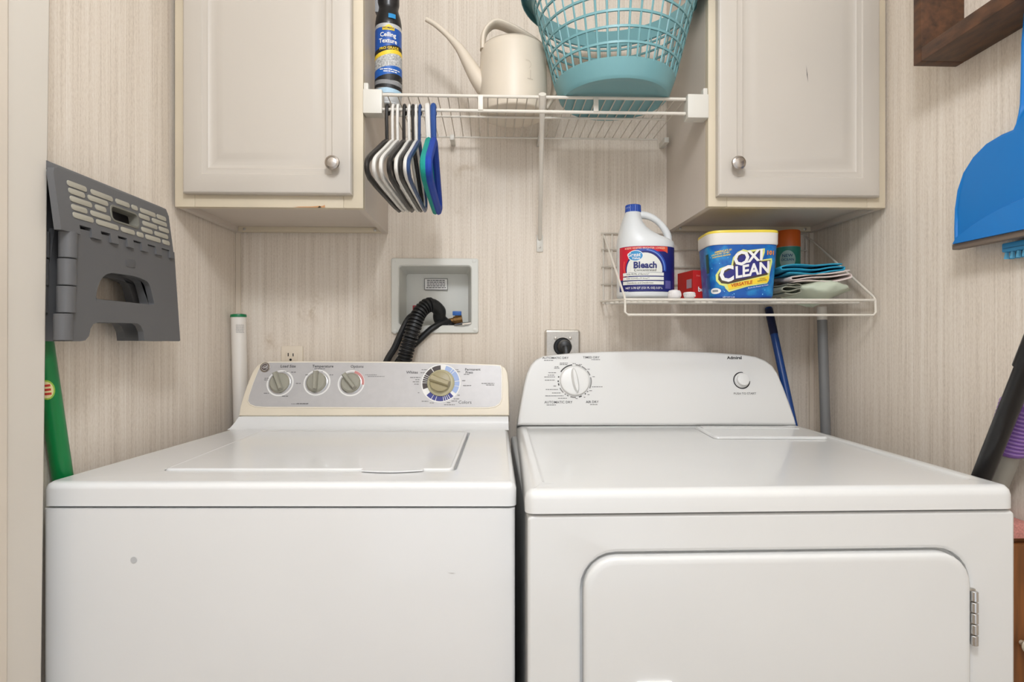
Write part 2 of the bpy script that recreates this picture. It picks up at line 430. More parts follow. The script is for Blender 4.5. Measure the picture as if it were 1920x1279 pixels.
MB().loft([L3(gp + [(g1.x, g1.y + .018), (g0.x, g0.y + .018)], z) for z in (.9165, .9187)]).build('lid_grip', WHITE_ENAMEL, lid, smooth=50)
# raised step that carries the console
st = MB()
for_x = ((-.6185, -.616), (.0415, .0415))
prof = [(-.178, .9145), (-.168, .918), (-.160, .930), (-.155, .9415), (-.150, .9425), (-.062, .9425), (-.062, .9145)]
prof2 = [(-.205, .9145), (-.195, .918), (-.187, .930), (-.182, .9415), (-.177, .9425), (-.062, .9425), (-.062, .9145)]
xl = [-.622, -.619, -.611, -.605, -.604, -.604, -.611]
st.loft([[(xl[i], p[0], p[1]) for i, p in enumerate(prof)], [(.0415, p[0], p[1]) for p in prof2]])
st.build('back_step', WHITE_ENAMEL, washer, smooth=60)
# console: slanted face
wm = plane_map(atY(447, 780, -.146), (1, -.036, 0), (0, .045, .13))
ci = lambda pts: [wm.inv(*p) for p in pts]
w_out = ci([(447, 780), (450, 762), (457, 738), (466, 713), (474, 696), (482, 685), (492, 679), (506, 677), (600, 676.5), (720, 677), (830, 679), (925, 682.5), (938, 684), (947, 689), (952, 699), (954, 720), (954.5, 750), (955, 779)])
wcon = MB().plate(w_out, wm, -.075, .0, .004).build('console', CREAM_PLASTIC, washer, smooth=45)
fas = ci([(466, 752), (468, 742), (476, 718), (484, 698), (489, 687), (496, 682), (506, 680.5), (600, 680), (720, 680.5), (830, 682.5), (930, 686), (938, 687), (940, 693), (940.5, 720), (940, 748), (936, 757), (928, 762), (915, 764), (700, 764), (495, 763), (480, 762), (470, 758)])
MB().plate(offset(fas, -.003), wm, -.001, .0016, .0014).build('fascia_rim', mat('bezel_cream', (236, 227, 210), .35), wcon, smooth=50)
MB().plate(fas, wm, .0005, .0022, .0004).build('fascia', SILVER_FASCIA, wcon, smooth=50)
FL_ = .0026
rnd = random.Random(3)
def small_dial(px, py, ang, red=False):
    u, v = wm.inv(px, py)
    decal('dial_ring', PRINT_WHITE, wcon, wm, [s_arc(u, v, .0235, .033, 0, 360, 40), s_arc(u, v, .0, .0235, 0, 360, 24)], FL_)
    decal('dial_inner', SILVER_FASCIA, wcon, wm, [s_arc(u, v, .0, .0295, 0, 360, 40)], FL_ + .0003)
    if red: decal('dial_mark', mat('dial_red', (206, 140, 136), .5), wcon, wm, [s_arc(u, v, .0235, .032, -8, 78, 14)], FL_ + .0006)
    M = knob_matrix(wm, u, v, ang, FL_)
    kn = MB().lathe_m([(.0245, 0), (.0245, .006), (.0235, .0075), (.0215, .009), (.0205, .010), (.0, .0103)], M, 32).build('knob', KNOB_GREY, wcon)
    MB().lathe_m([(.0262, .0), (.0258, .0018), (.0246, .0022)], M, 32).build('knob_skirt', CHROME, wcon)
    fin(M, .0062, .0032, .0265, -.0215, .009, .0215).build('knob_grip', KNOB_GREY, wcon, smooth=20)
small_dial(526, 719, R(-25)); small_dial(595, 718, R(-3)); small_dial(659, 719, R(-40), True)
tx = lambda s, px, py, size, m=PRINT_DARK, **k: decal('lettering', m, wcon, wm, [s_text(s, *wm.inv(px, py), size, **k)], FL_)
tx('Load Size', 541, 687.5, .0100, bold=.012); tx('Temperature', 606, 687.5, .0098, bold=.012); tx('Options', 670, 688, .0098, bold=.012)
tx('Whites', 773, 699, .0098, bold=.015); tx('Permanent', 886.5, 693.5, .0088, bold=.012); tx('Press', 880, 699, .0088, bold=.012); tx('Colors', 872, 755, .0115, PRINT_DARK)
def micro(lst, m=PRINT_GREY, h=.0019, mp=wm, par=wcon, lift=FL_):
    sh = []
    for (px, py, w) in lst:
        u, v = mp.inv(px, py); sh += s_dashes(u, v, w, h, rnd)
    decal('fine_print', m, par, mp, sh, lift)['kind'] = 'stuff'
micro([(537, 697.5, .014), (551, 698.5, .012), (560, 719.5, .012), (501, 710, .011), (500, 713, .010), (500, 738, .012), (536, 743.5, .017), (600, 692, .026), (601, 697.5, .016), (577, 703.5, .010), (622, 703.5, .009), (645, 704, .010)])
micro([(696, 703.5, .029), (706, 706.5, .042), (562, 758, .040)], PRINT_GREY, .0013); micro([(568, 757.5, .028)], PRINT_DARK, .0017)
micro([(826, 690.5, .005), (841, 691, .012), (856, 694, .014), (861, 697.5, .010), (870, 714.5, .009), (876, 723.5, .020), (799, 694, .022), (794, 699.5, .014), (779, 708.5, .026), (784, 712.5, .013), (781, 716.5, .018), (782, 721, .013), (786, 737, .006), (860, 741.5, .006), (856, 748.5, .014), (852, 752.5, .014), (842, 755.5, .010), (843, 759.5, .026), (797, 753, .016), (810, 756, .010), (915, 719.5, .032), (919, 722.5, .020), (875, 702.5, .014)], PRINT_GREY, .0018)
# round maker's badge
bu, bv = wm.inv(498, 689.5)
MB().plate([(bu + .0125 * math.cos(t), bv + .0125 * math.sin(t)) for t in [2 * math.pi * k / 24 for k in range(24)]], wm, .002, .0046, .001).build('badge', NICKEL, wcon, smooth=40)
decal('badge_face', mat('badge_dark', (92, 80, 78), .4, metal=.4), wcon, wm, [s_ell(bu, bv, .0093, .0093)], .0050)
decal('badge_monogram', PRINT_WHITE, wcon, wm, [s_text('GE', bu, bv, .0105, shear=.25), s_arc(bu, bv, .0080, .0086, 0, 360, 30)], .0054)
# timer dial
tu, tv = wm.inv(827, 719)
decal('dial_ring', PRINT_WHITE, wcon, wm, [s_arc(tu, tv, .026, .0485, 0, 360, 48)], FL_ + .0001)
brown = mat('dial_brown', (62, 50, 48), .5); navy = mat('dial_navy', (52, 56, 132), .5); pale = mat('dial_pale_blue', (160, 180, 222), .5)
decal('dial_mark', brown, wcon, wm, [s_arc(tu, tv, .031, .0455, a, c_, 8) for a, c_ in ((93, 122), (125, 150), (152, 157), (159, 164), (166, 171), (173, 178), (180, 200))], FL_ + .0005)
decal('dial_mark', navy, wcon, wm, [s_arc(tu, tv, .031, .0455, a, c_, 8) for a, c_ in ((222, 240), (242, 254), (256, 280), (282, 287), (289, 294), (296, 301), (303, 314))], FL_ + .0005)
decal('dial_mark', pale, wcon, wm, [s_arc(tu, tv, .031, .0455, a, c_, 8) for a, c_ in ((325, 348), (350, 366), (368, 402), (404, 411), (413, 436))], FL_ + .0005)
M = knob_matrix(wm, tu, tv, R(-70), FL_)
MB().lathe_m([(.0335, 0), (.0335, .003), (.031, .006), (.027, .0075)], M, 36).build('timer_skirt', mat('timer_skirt_tan', (190, 182, 148), .35), wcon)
MB().lathe_m([(.0245, .004), (.0255, .016), (.0245, .0185), (.021, .0195), (.0, .0197)], M, 36).build('timer_knob', KNOB_TAN, wcon)
fin(M, .0085, .0050, .0255, -.0245, .019, .030).build('timer_grip', KNOB_TAN, wcon, smooth=20)
# grey scuff and small scrape on the front
fm = plane_map((-.31, -.7040, .8), (1, -.0371, 0), (0, 0, 1))
decal('scuff', mat('scuff_grey', (186, 187, 188), .5), washer, fm, [s_ell(*fm.inv(251, 1050), .0048, .0048, 14, 1)], .0006)
decal('scrape', mat('scrape_grey', (190, 188, 184), .5), washer, fm, [s_poly([fm.inv(838, 1073.5), fm.inv(850, 1074), fm.inv(855, 1075), fm.inv(846, 1075.3)])], .0006)
for fx, fy in ((-.60, -.64), (-.01, -.66), (-.58, -.11), (0, -.11)):
    MB().lathe([(.018, 0), (.018, .012), (.008, .014), (.008, .03)], (fx, fy, 0), 14).build('levelling_foot', BLACK_RUBBER, washer)

# ------------------------------------------------------------------ dryer
dryer = thing('clothes_dryer', (.41, -.41, 0), 'white front-load clothes dryer with one round timer knob and a push button', 'dryer')
DX0, DX1, DY = .0515, .7595, -.757
xzmap = lambda y: (lambda u, v: (u, y, v))
bo_ = rrect(DX0, DX1, .03, .8785, .008); do_ = rrect(.1265, .692, .33, .8245, .050)
MB().loft([[(u, -.075, v) for u, v in bo_], [(u, DY + .006, v) for u, v in bo_], [(u, DY + .0015, v) for u, v in offset(bo_, .0015)], [(u, DY, v) for u, v in offset(bo_, .005)],
           [(u, DY, v) for u, v in offset(do_, -.006)], [(u, DY + .003, v) for u, v in offset(do_, -.001)], [(u, DY + .012, v) for u, v in do_]]).build('cabinet_body', DRYER_ENAMEL, dryer, smooth=50)
dd = rrect(.1300, .6885, .3335, .8205, .047)
ddoor = MB().loft([[(u, DY + .011, v) for u, v in dd], [(u, DY - .002, v) for u, v in dd], [(u, DY - .0055, v) for u, v in offset(dd, .0015)], [(u, DY - .0075, v) for u, v in offset(dd, .005)], [(u, DY - .0080, v) for u, v in offset(dd, .011)]]).build('door', DRYER_ENAMEL, dryer, smooth=60)
hp = rrect(.199, .2575, .585, .647, .008)
MB().loft([[(u, DY - .006, v) for u, v in hp], [(u, DY - .0115, v) for u, v in hp], [(u, DY - .013, v) for u, v in offset(hp, .0015)], [(u, DY - .013, v) for u, v in offset(hp, .006)], [(u, DY - .004, v) for u, v in offset(hp, .009)]]).build('door_handle', mat('handle_bright_white', (240, 239, 236), .3), ddoor, smooth=40)
hz0, hz1 = .688, .767
hinge = MB().box(.6885, .6975, DY - .0035, DY + .004, hz0, hz1, .001).build('hinge', STEEL, dryer)
for k in range(5):
    a = hz0 + (hz1 - hz0) * k / 5; c_ = hz0 + (hz1 - hz0) * (k + 1) / 5 - .0016
    MB().lathe([(.0040, a), (.0048, a + .0008), (.0048, c_ - .0008), (.0040, c_)], (.6922, DY - .0070, 0), 14).build('knuckle', CHROME, hinge)
d_out = round_poly([(.0475, -.760), (.7585, -.760), (.766, -.070), (.0655, -.070)], [.018] * 4)
d_fld = round_poly([(.074, -.722), (.735, -.722), (.744, -.150), (.084, -.150)], [.022] * 4)
MB().loft([L3(d_out, .8815), L3(d_out, .901), L3(offset(d_out, .002), .908), L3(offset(d_out, .007), .9135), L3(offset(d_out, .014), .9150), L3(d_fld, .9150), L3(offset(d_fld, .003), .9138), L3(offset(d_fld, .008), .9100)]).build('top_panel', DRYER_ENAMEL, dryer, smooth=60)
lc = [tuple(atZ(*p, .915))[:2] for p in ((1340, 819), (1556, 820), (1497, 800), (1302, 799))]
lq = round_poly(lc, [.014] * 4)
lint = MB().loft([L3(lq, .9105), L3(offset(lq, .0015), .9142), L3(offset(lq, .0035), .9158), L3(offset(lq, .006), .9160)]).build('lint_screen_cover', DRYER_ENAMEL, dryer, smooth=60)
lg = [tuple(atZ(*p, .916))[:2] for p in ((1318, 803), (1500, 804.5), (1488, 800.8), (1312, 800))]
MB().loft([L3(round_poly(lg, [.004] * 4), z) for z in (.9155, .9178)]).build('lint_screen_pull', DRYER_ENAMEL, lint, smooth=50)
# console
dm = plane_map(atY(971, 797, -.160), (1, -.004, 0), (0, .045, .18))
cid = lambda pts: [dm.inv(*p) for p in pts]
d_con = cid([(970, 797), (972, 780), (977, 750), (983, 718), (988, 699), (995, 684), (1004, 674), (1018, 667), (1040, 664), (1075, 661), (1130, 658.5), (1200, 657), (1270, 657.5), (1340, 660), (1395, 664), (1418, 668), (1436, 675), (1449, 685), (1459, 699), (1470, 725), (1482, 757), (1491, 783), (1494.5, 797)])
dcon = MB().plate(d_con, dm, -.070, .0, .007).build('console', DRYER_CONSOLE, dryer, smooth=60)
DL = .0006
td = lambda s, px, py, size, m=PRINT_DARK, **k: decal('lettering', m, dcon, dm, [s_text(s, *dm.inv(px, py), size, **k)], DL)
td('AUTOMATIC DRY', 1041.5, 671.5, .0078, bold=.006, sx=1.05); td('TIMED DRY', 1108.5, 670.5, .0078, bold=.006, sx=1.05)
td('AUTOMATIC DRY', 1047, 754.5, .0086, bold=.004, sx=1.0); td('AIR DRY', 1110.5, 754, .0084, bold=.008)
td('Admiral', 1377, 671.2, .0105, PRINT_BLACK, bold=.03, sx=1.12); td('PUSH TO START', 1396.5, 738.3, .0074, sx=1.05)
bu2, bv2 = dm.inv(1394, 670.2)
rnd = random.Random(9)
mcd = lambda l, h=.0016, m=PRINT_GREY: micro(l, m, h, dm, dcon, DL)
mcd([(1029, 676, .024), (1117, 674.5, .022), (1057, 681, .020), (1057, 683.8, .020), (1076.5, 682, .008), (1044, 688, .011), (1044, 690.5, .013), (1036, 699, .021), (1034, 703.6, .018), (1031, 707, .028), (1031, 713, .025), (1041, 724, .009), (1034.5, 730.5, .030), (1043, 737, .021), (1039.5, 742.5, .045), (1055.5, 747, .024), (1082, 747.5, .008), (1096, 745, .004), (1103.5, 740, .005), (1108, 732.8, .009), (1120, 725.5, .027), (1113, 706.5, .006), (1103.5, 692.5, .006), (1088.5, 683.5, .007), (1034, 759.5, .024), (1114, 758.8, .020)])
ku, kv = dm.inv(1077.5, 714.5)
ink = mat('dial_ink', (70, 68, 66), .6); ink2 = mat('dial_ink_pale', (142, 140, 137), .6)
decal('dial_arc', ink, dcon, dm, [s_arc(ku, kv, .0395, .0425, a, c_, 10) for a, c_ in ((97, 146), (163, 168), (178, 184), (188, 196), (283, 293), (306, 310))], DL)['kind'] = 'stuff'
decal('dial_arc', ink2, dcon, dm, [s_arc(ku, kv, .0395, .0425, a, c_, 10) for a, c_ in ((66, 85), (42, 63), (20, 38), (-27, 13), (205, 225), (231, 236), (240, 246), (253, 272), (317, 322))], DL)['kind'] = 'stuff'
M = knob_matrix(dm, ku, kv, R(-8), .0)
MB().lathe_m([(.0375, 0), (.0370, .004), (.0355, .007), (.0345, .0075), (.030, .009), (.0, .0095)], M, 40).build('timer_knob', mat('knob_white', (232, 231, 228), .3), dcon, smooth=40)
gl = []
for hgt, k, wv in ((.008, 1.0, .0088), (.016, .97, .0070), (.020, .90, .0040)):
    gl.append([M @ Vector((wv * math.sin(math.pi * t / 14) * (1 if t <= 14 else 1), .031 * k * math.cos(math.pi * t / 14), hgt)) for t in range(28)])
MB().loft(gl).build('timer_grip', MATS['knob_white'], dcon, smooth=40)
pu, pv = dm.inv(1390.5, 713.5)
M = knob_matrix(dm, pu + .001, pv + .001, 0, .0)
MB().lathe_m([(.0185, 0), (.0180, .003), (.0160, .0035), (.0158, .009), (.0145, .0115), (.010, .0128), (.0, .0132)], M, 32).build('start_button', MATS['knob_white'], dcon, smooth=40)
decal('button_arc', PRINT_BLACK, dcon, dm, [s_arc(pu, pv, .0188, .0214, 75, 355, 36)], DL)
for fx, fy in ((.10, -.70), (.71, -.70), (.10, -.12), (.71, -.12)):
    MB().lathe([(.018, 0), (.018, .012), (.008, .014), (.008, .03)], (fx, fy, 0), 14).build('levelling_foot', BLACK_RUBBER, dryer)

# ------------------------------------------------------------------ water box in the wall with valves and hoses
BOXP = mat('water_box_plastic', (218, 217, 209), .4, var=.01, vscale=8)
wbx = thing('washer_outlet_box', ((BX0 + BX1) / 2, 0, BZ0), 'recessed white plastic water outlet box set in the wall above the washer', 'outlet box')
wmap = plane_map((0, -.0005, 0), (1, 0, 0), (0, 0, 1))
fo = rrect(BX0, BX1, BZ0, BZ1, .006); fi = rrect(HX0 + .001, HX1 - .001, HZ0 + .001, HZ1 - .001, .008)
V3 = lambda poly, h: [wmap(u, v, h) for u, v in poly]
fb = rrect(HX0 + .008, HX1 - .012, HZ0 + .006, HZ1 - .012, .008)
MB().loft([V3(fo, 0), V3(fo, .004), V3(offset(fo, .002), .006), V3(offset(fi, -.003), .006), V3(offset(fi, 0), .003), V3(fi, -.012), V3(fb, -.085)], cap0=False).build('box', BOXP, wbx, smooth=40)
for px, py in ((739, 491), (889, 490), (891, 619), (741, 622)):
    u, v = wmap.inv(px, py)
    MB().lathe([(.006, 0), (.0058, .0012), (.003, .0022), (.0, .0024)], (u, -.0060, v), 14, 'y').build('screw', BOXP, wbx)
bmap = plane_map((0, .080, 0), (1, 0, 0), (0, 0, 1))
sxy = [bmap.inv(796, 522.5), bmap.inv(839.5, 544)]
decal('sticker', PRINT_WHITE, wbx, bmap, [s_rect(sxy[0][0], sxy[1][0], sxy[1][1], sxy[0][1])], .002)
u0, u1, v0, v1 = sxy[0][0], sxy[1][0], sxy[1][1], sxy[0][1]; e_ = .0013
decal('sticker_border', PRINT_DARK, wbx, bmap, [s_rect(u0, u1, v1 - e_, v1), s_rect(u0, u1, v0, v0 + e_), s_rect(u0, u0 + e_, v0, v1), s_rect(u1 - e_, u1, v0, v1)], .0026)
shp = []
for k in range(5): shp += s_dashes((u0 + u1) / 2, v1 - .005 - k * .0052, (u1 - u0) * (.78 if k < 4 else .84), .0022, rnd)
decal('fine_print', PRINT_DARK, wbx, bmap, shp, .0026)['kind'] = 'stuff'
# drain hose
hz = bez([(-.1, .035, 1.150), atY(826, 600, .020), atY(823, 582, .004), atY(806, 571.5, -.018), atY(787, 586, -.036), atY(775, 616, -.050), atY(766, 645, -.052), atY(759, 672, -.048), atY(756, 700, -.045), (-.235, -.04, .9), (-.26, -.035, .6)], 10)
pts = [hz[0]]
acc = 0.0; fine = []
for i in range(len(hz) - 1):
    seg = (hz[i + 1] - hz[i]); n_ = max(2, int(seg.length / .0014))
    for k in range(n_): fine.append(hz[i] + seg * k / n_)
fine.append(hz[-1])
rs = []; s_ = 0.0; prev = fine[0]; start = None
for p in fine:
    s_ += (p - prev).length; prev = p
    if start is None and s_ > .115: start = s_
    if start is None: rs.append(.0175 if s_ > .03 else .0190)
    else: rs.append(.0165 + .0036 * (1 if ((s_ - start) % .0088) < .0050 else -.4))
# keep the corrugations only as far as they can be seen
cut = next(i for i, p in enumerate(fine) if p.z < 1.03 and i > 50)
fine2 = fine[:cut] + fine[cut::6]; rs2 = rs[:cut] + [.017] * len(fine[cut::6])
hose = MB().tube(fine2, rs2, 14).build('drain_hose', BLACK_RUBBER, smooth=40, org=fine[0]); tag(hose, 'black corrugated drain hose hooked over into the white water box', 'hose')
h2 = bez([atY(843, 604, .020), atY(829, 606, .004), atY(810, 616, -.011), atY(790, 634, -.0125), atY(768, 655, -.0125), atY(744, 682, -.0125), (-.262, -.014, 1.0), (-.28, -.02, .6)], 8)
tag(MB().tube(h2, .0085, 10).build('water_hose', BLACK_RUBBER, org=h2[0]), 'thin black water hose running from the brass blue-handled valve', 'hose', 'washer fill hoses')
h3 = bez([atY(784, 592, .030), atY(777, 590, .012), atY(765, 600, -.012), atY(752, 625, -.022), atY(740, 652, -.026), atY(724, 680, -.030), (-.295, -.04, 1.0), (-.30, -.04, .6)], 8)
tag(MB().tube(h3, .0090, 10).build('water_hose', BLACK_RUBBER, org=h3[0]), 'thin black water hose running from the red-handled valve at the left', 'hose', 'washer fill hoses')
vl = thing('water_valve', atY(858, 604, .02), 'brass shut-off valve with blue lever in the water box', 'valve', 'shut-off valves')
p = atY(857, 600, .025)
MB().tube([p + Vector((-.024, 0, -.004)), p + Vector((-.010, 0, -.001)), p + Vector((-.009, 0, -.001)), p + Vector((.014, 0, .003))], [.0075, .0075, .0105, .0110], 10).build('valve_body', BRASS, vl, smooth=30)
MB().lathe([(.006, 0), (.006, .012)], p + Vector((0, 0, .006)), 8).build('stem', BRASS, vl)
MB().box(p.x - .012, p.x + .012, p.y - .008, p.y + .004, p.z + .012, p.z + .024, .002).build('lever', mat('lever_blue', (22, 88, 164), .4), vl)
q = atY(853, 611, -.001); q2 = atY(882, 606, -.001)
MB().tube([q, (q + q2) / 2 + Vector((0, -.006, .0)), q2], [.004, .0055, .0045], 10, flat=((0, 0, 1), 1.6)).build('bracket', CHROME, vl)
vr = thing('water_valve', atY(783, 590, .035), 'shut-off valve with red lever half hidden behind the black drain hose', 'valve', 'shut-off valves')
p = atY(785, 590, .040)
MB().tube([p + Vector((-.010, -.01, -.004)), p + Vector((.012, 0, 0))], .010, 10).build('valve_body', BRASS, vr, smooth=30)
p2 = atY(780, 577, .008)
MB().box(p2.x - .0085, p2.x + .009, p2.y - .006, p2.y + .006, p2.z - .008, p2.z + .006, .0015).build('lever', mat('lever_red', (160, 34, 44), .4), vr)
MB().lathe([(.005, 0), (.005, p2.z - p.z - .006)], (p.x - .006, p2.y, p.z), 8).build('stem', BRASS, vr)

# ------------------------------------------------------------------ wall outlets
ol = thing('wall_outlet', (-.529, 0, 1.0), 'ivory electrical outlet plate peeking over the washer console', 'outlet')
IVORY = mat('ivory_plate', (226, 213, 194), .4); a0 = atY(527.5, 648.5, 0); a1 = atY(569, 648.5, 0)
MB().plate(rrect(a0.x, a1.x, a0.z - .115, a0.z, .003), wmap, 0, .006, .003).build('plate', IVORY, ol)
cx_ = atY(547.5, 660, 0).x
rc = MB().plate(rrect(cx_ - .017, cx_ + .017, a0.z - .046, a0.z - .014, .010), wmap, .004, .0075, .0012).build('receptacle', IVORY, ol)
sl = a0.z - .024
decal('slot', PRINT_BLACK, rc, wmap, [s_rect(cx_ - .0085, cx_ - .0058, sl - .004, sl + .005), s_rect(cx_ + .0045, cx_ + .0070, sl - .004, sl + .004)], .0079)
decal('ground_slot', PRINT_BLACK, rc, wmap, [s_ell(cx_ - .001, sl - .013, .0033, .0033, 12, 1)], .0079)
MB().plate(rrect(cx_ - .017, cx_ + .017, a0.z - .098, a0.z - .066, .010), wmap, .004, .0075, .0012).build('receptacle', IVORY, ol)

dp = thing('dryer_outlet', (.193, 0, 1.04), 'stainless steel dryer outlet plate with black plug behind the dryer console', 'outlet')
a0 = atY(1021, 618.5, 0); a1 = atY(1087.5, 618.5, 0)
MB().plate(rrect(a0.x, a1.x, a0.z - .115, a0.z, .008), wmap, 0, .009, .0055).build('plate', STEEL, dp, smooth=20)
for px in (1041, 1068.5):
    u, v = wmap.inv(px, 634.5); MB().lathe([(.0045, 0), (.004, .002), (.0, .0028)], (u, -.010, v), 12, 'y').build('screw', STEEL, dp)
u, v = wmap.inv(1056, 650)
MB().lathe([(.0245, 0), (.0245, .004), (.022, .006)], (u - .003, -.0105, v), 28, 'y').build('socket_face', BLACK_PLASTIC, dp)
pl_ = MB().lathe([(.0175, 0), (.0185, .012), (.0180, .026), (.0155, .033), (.009, .036), (.0, .0365)], (u, -.0165, v), 28, 'y').build('plug', BLACK_RUBBER, dp)
MB().tube([(u, -.05, v), (u + .001, -.058, v - .012), (u + .002, -.060, v - .05), (u + .004, -.05, v - .2), (u + .004, -.05, .5)], .0085, 10).build('cord', BLACK_RUBBER, pl_)

# ------------------------------------------------------------------ wire shelf between the cabinets
SY0, SY1, SZ = -.300, -.045, 1.6610        # front, back, height of the deck wires
SX0, SX1 = -.232, .430
ws = thing('wire_shelf', (.1, -.15, SZ - .1), 'white ventilated wire shelf spanning between the two wall cabinets', 'shelf')
def rod(name, m, parent, a, c_, r, n=8, org=None):
    return MB().tube([a, c_], r, n).build(name, m, parent, org=org)
rod('front_rod', WIRE_WHITE, ws, (SX0 - .004, SY0, SZ - .0022), (SX1, SY0, SZ - .0022), .0035, 10)
rod('lip_rod', WIRE_WHITE, ws, (SX0 - .004, SY0, SZ - .034), (SX1, SY0, SZ - .034), .0035, 10)
rod('middle_rod', WIRE_WHITE, ws, (SX0 + .01, -.185, SZ - .003), (SX1 - .012, -.185, SZ - .003), .0028)
rod('back_rod', WIRE_WHITE, ws, (SX0 + .0, SY1, SZ - .003), (SX1 + .010, SY1, SZ - .003), .0025)
first = None; nw = 31
for k in range(nw):
    x = SX0 + .006 + (SX1 - SX0 - .006) * k / (nw - 1)
    if first is None:
        first = MB().tube([(x, SY0, SZ), (x, SY1, SZ)], .0013, 6).build('deck_wire', DECKWIRE, ws); fx0 = x
    else:
        o = first.copy(); COL.objects.link(o); o.location.x = x - fx0
for px in (901, 1117):
    x = atY(px, 190, SY0).x
    MB().box(x - .0055, x + .0055, SY0 - .0052, SY0 - .0015, SZ - .034, SZ - .001, .001).build('lip_clip', WIRE_WHITE, ws)
# end brackets screwed to the cabinet sides
CAPW = mat('bracket_white', (212, 208, 198), .4)
for s_, xa, xb in ((-1, -.2755, -.235), (1, .432, .4785)):
    br = MB().box(xa, xb, SY0 - .010, SY0 + .020, SZ - .046, SZ + .006, .002).build('end_bracket', CAPW, ws)
    e = xa if s_ < 0 else xb - .010
    MB().box(e, e + .010, SY0 - .004, SY0 + .012, SZ + .004, SZ + .022, .002).build('bracket_tab', CAPW, br)
# diagonal brace down to the wall
bt = Vector((atY(1017, 178, SY0 - .004).x, SY0 - .006, SZ + .002)); bw = atY(1012, 447, -.006); bf = atY(1012, 470, 0)
MB().tube([bt, bt + (bw - bt) * .06, bt + (bw - bt) * .16, bw], [.0085, .0082, .0058, .0056], 10).build('support_brace', WIRE_WHITE, ws)
MB().plate(rrect(bf.x - .0085, bf.x + .0085, bf.z - .004, bw.z + .01, .003), wmap, 0, .004, .001).build('brace_foot', CAPW, ws)
MB().lathe([(.003, 0), (.003, .001), (.0, .002)], (bf.x, -.0045, bf.z + .008), 10, 'y').build('screw', STEEL, ws)
for px, py in ((1010, 262), (1240, 266), (850, 258)):
    p = atY(px, py, 0)
    MB().box(p.x - .006, p.x + .006, -.05, 0, SZ - .012, SZ + .002, .0015).build('wall_clip', CAPW, ws)

# ------------------------------------------------------------------ hangers over the lip rod
HY = SY0
def hanger_mesh(fat):
    """hook in the y-z plane over the rod at the origin, shoulders run towards (-y) and away from the viewer"""
    r = .0035 * fat
    hook = []
    for k in range(13):
        a = R(-40 + 220 * k / 12); hook.append((0, .010 * math.cos(a), .010 * math.sin(a) - .001))
    hook += [(0, -.010, -.025), (0, -.004, -.055), (0, 0, -.072)]
    half = [(-.002, -.070), (-.030, -.084), (-.085, -.116), (-.140, -.147), (-.160, -.163), (-.160, -.178), (-.140, -.187)]
    body = bez([(0, y, z) for y, z in half], 5) + [(0, t, -.189) for t in (-.09, 0, .09)] + bez([(0, -y, z) for y, z in reversed(half)], 5)
    return hook, body, r
def hanger(px, tilt, hookm, bodym, label, fat=1.0, turn=0.0, dz=0.0, px_z=200):
    x = atY(px, px_z, HY).x; zr = SZ - .034
    t = thing('clothes_hanger', (x, HY, zr), label, 'hanger', 'plastic hangers on the wire shelf')
    hook, body, r = hanger_mesh(fat)
    t.rotation_euler = (0, tilt, turn)
    for nm, pts, m, rr, sq in (('hook', hook, hookm, max(.0032, r * .9), 1.0), ('shoulder_frame', body, bodym, r * 1.2, 1.35)):
        b = MB().tube(pts, rr, 8, flat=((1, 0, 0), sq))
        me = b.build(nm, m, None); me.parent = t
    return t
HB = mat('hanger_black', (30, 28, 28), .35); HW = mat('hanger_white', (222, 219, 213), .35)
HN = mat('hanger_navy', (38, 66, 112), .4); HT = mat('hanger_teal', (8, 148, 136), .8, bump=.5, bscale=700); HU = mat('hanger_royal', (14, 60, 160), .75, bump=.3, bscale=800); HUN = mat('hanger_blue_neck', (30, 72, 140), .4)
hanger(727, R(1.2), HB, HB, 'black plastic hanger, leftmost on the wire shelf next to the aerosol can', turn=R(-2.6), fat=1.2)
hanger(738, R(1.5), HW, HW, 'white plastic hanger just right of the leftmost black one', turn=R(-2))
hanger(747, R(1), HW, HW, 'white plastic hanger, second white one from the left', turn=R(-1.5))
hanger(759, R(1.5), HB, HB, 'black plastic hanger, second black one from the left', turn=R(-.5), fat=1.15)
hanger(768, R(.5), HW, HW, 'white plastic hanger between the second and third black hangers', turn=R(-.5))
hanger(775, R(.5), HB, HB, 'black plastic hanger, third black one from the left', turn=R(-.5))
hanger(781, R(0), HW, HW, 'white plastic hanger just left of the slim navy hanger', turn=R(-.3))
hanger(788, R(1.5), HN, HN, 'slim navy blue hanger just left of the padded teal one', turn=R(.5))
hanger(802, R(-2), HW, HT, 'teal padded hanger with a white hook', fat=1.9, turn=R(1.5))
hanger(813, R(-.5), HUN, HU, 'thick royal blue hanger, rightmost on the wire shelf', fat=2.0, turn=R(1.5))

# ------------------------------------------------------------------ aerosol can on the wire shelf
DECK = SZ + .0016
def can_profile(b, prof, c): return b.lathe(prof, c, 36)
ax, ay, ar = -.2375, -.215, .0300
ac = thing('aerosol_can', (ax, ay, DECK), 'blue and black ceiling texture aerosol can standing on the wire shelf', 'spray can')
MB().lathe([(.026, 0), (.0285, .001), (.0295, .003), (.0288, .006), (ar, .008), (ar, .192), (.029, .196)], (ax, ay, DECK), 36).build('body', mat('can_white_tin', (206, 208, 208), .3, metal=.35), ac)
MB().lathe([(.0302, .183), (.0306, .185), (.0302, .193), (.0280, .207), (.0240, .220), (.0225, .228), (.0235, .233), (.0250, .240), (.0250, .262), (.014, .270), (0, .271)], (ax, ay, DECK), 36).build('cap', BLACK_PLASTIC, ac)
MB().box(ax - .030, ax - .014, ay - .010, ay + .010, DECK + .218, DECK + .268, .004).build('trigger', mat('trigger_grey', (150, 150, 152), .4), ac)
am = cyl_map(ax, ay, ar, .17); av = lambda py: atY(730, py, ay - ar).z
lab = MB(); top = av(48); bot = av(165)
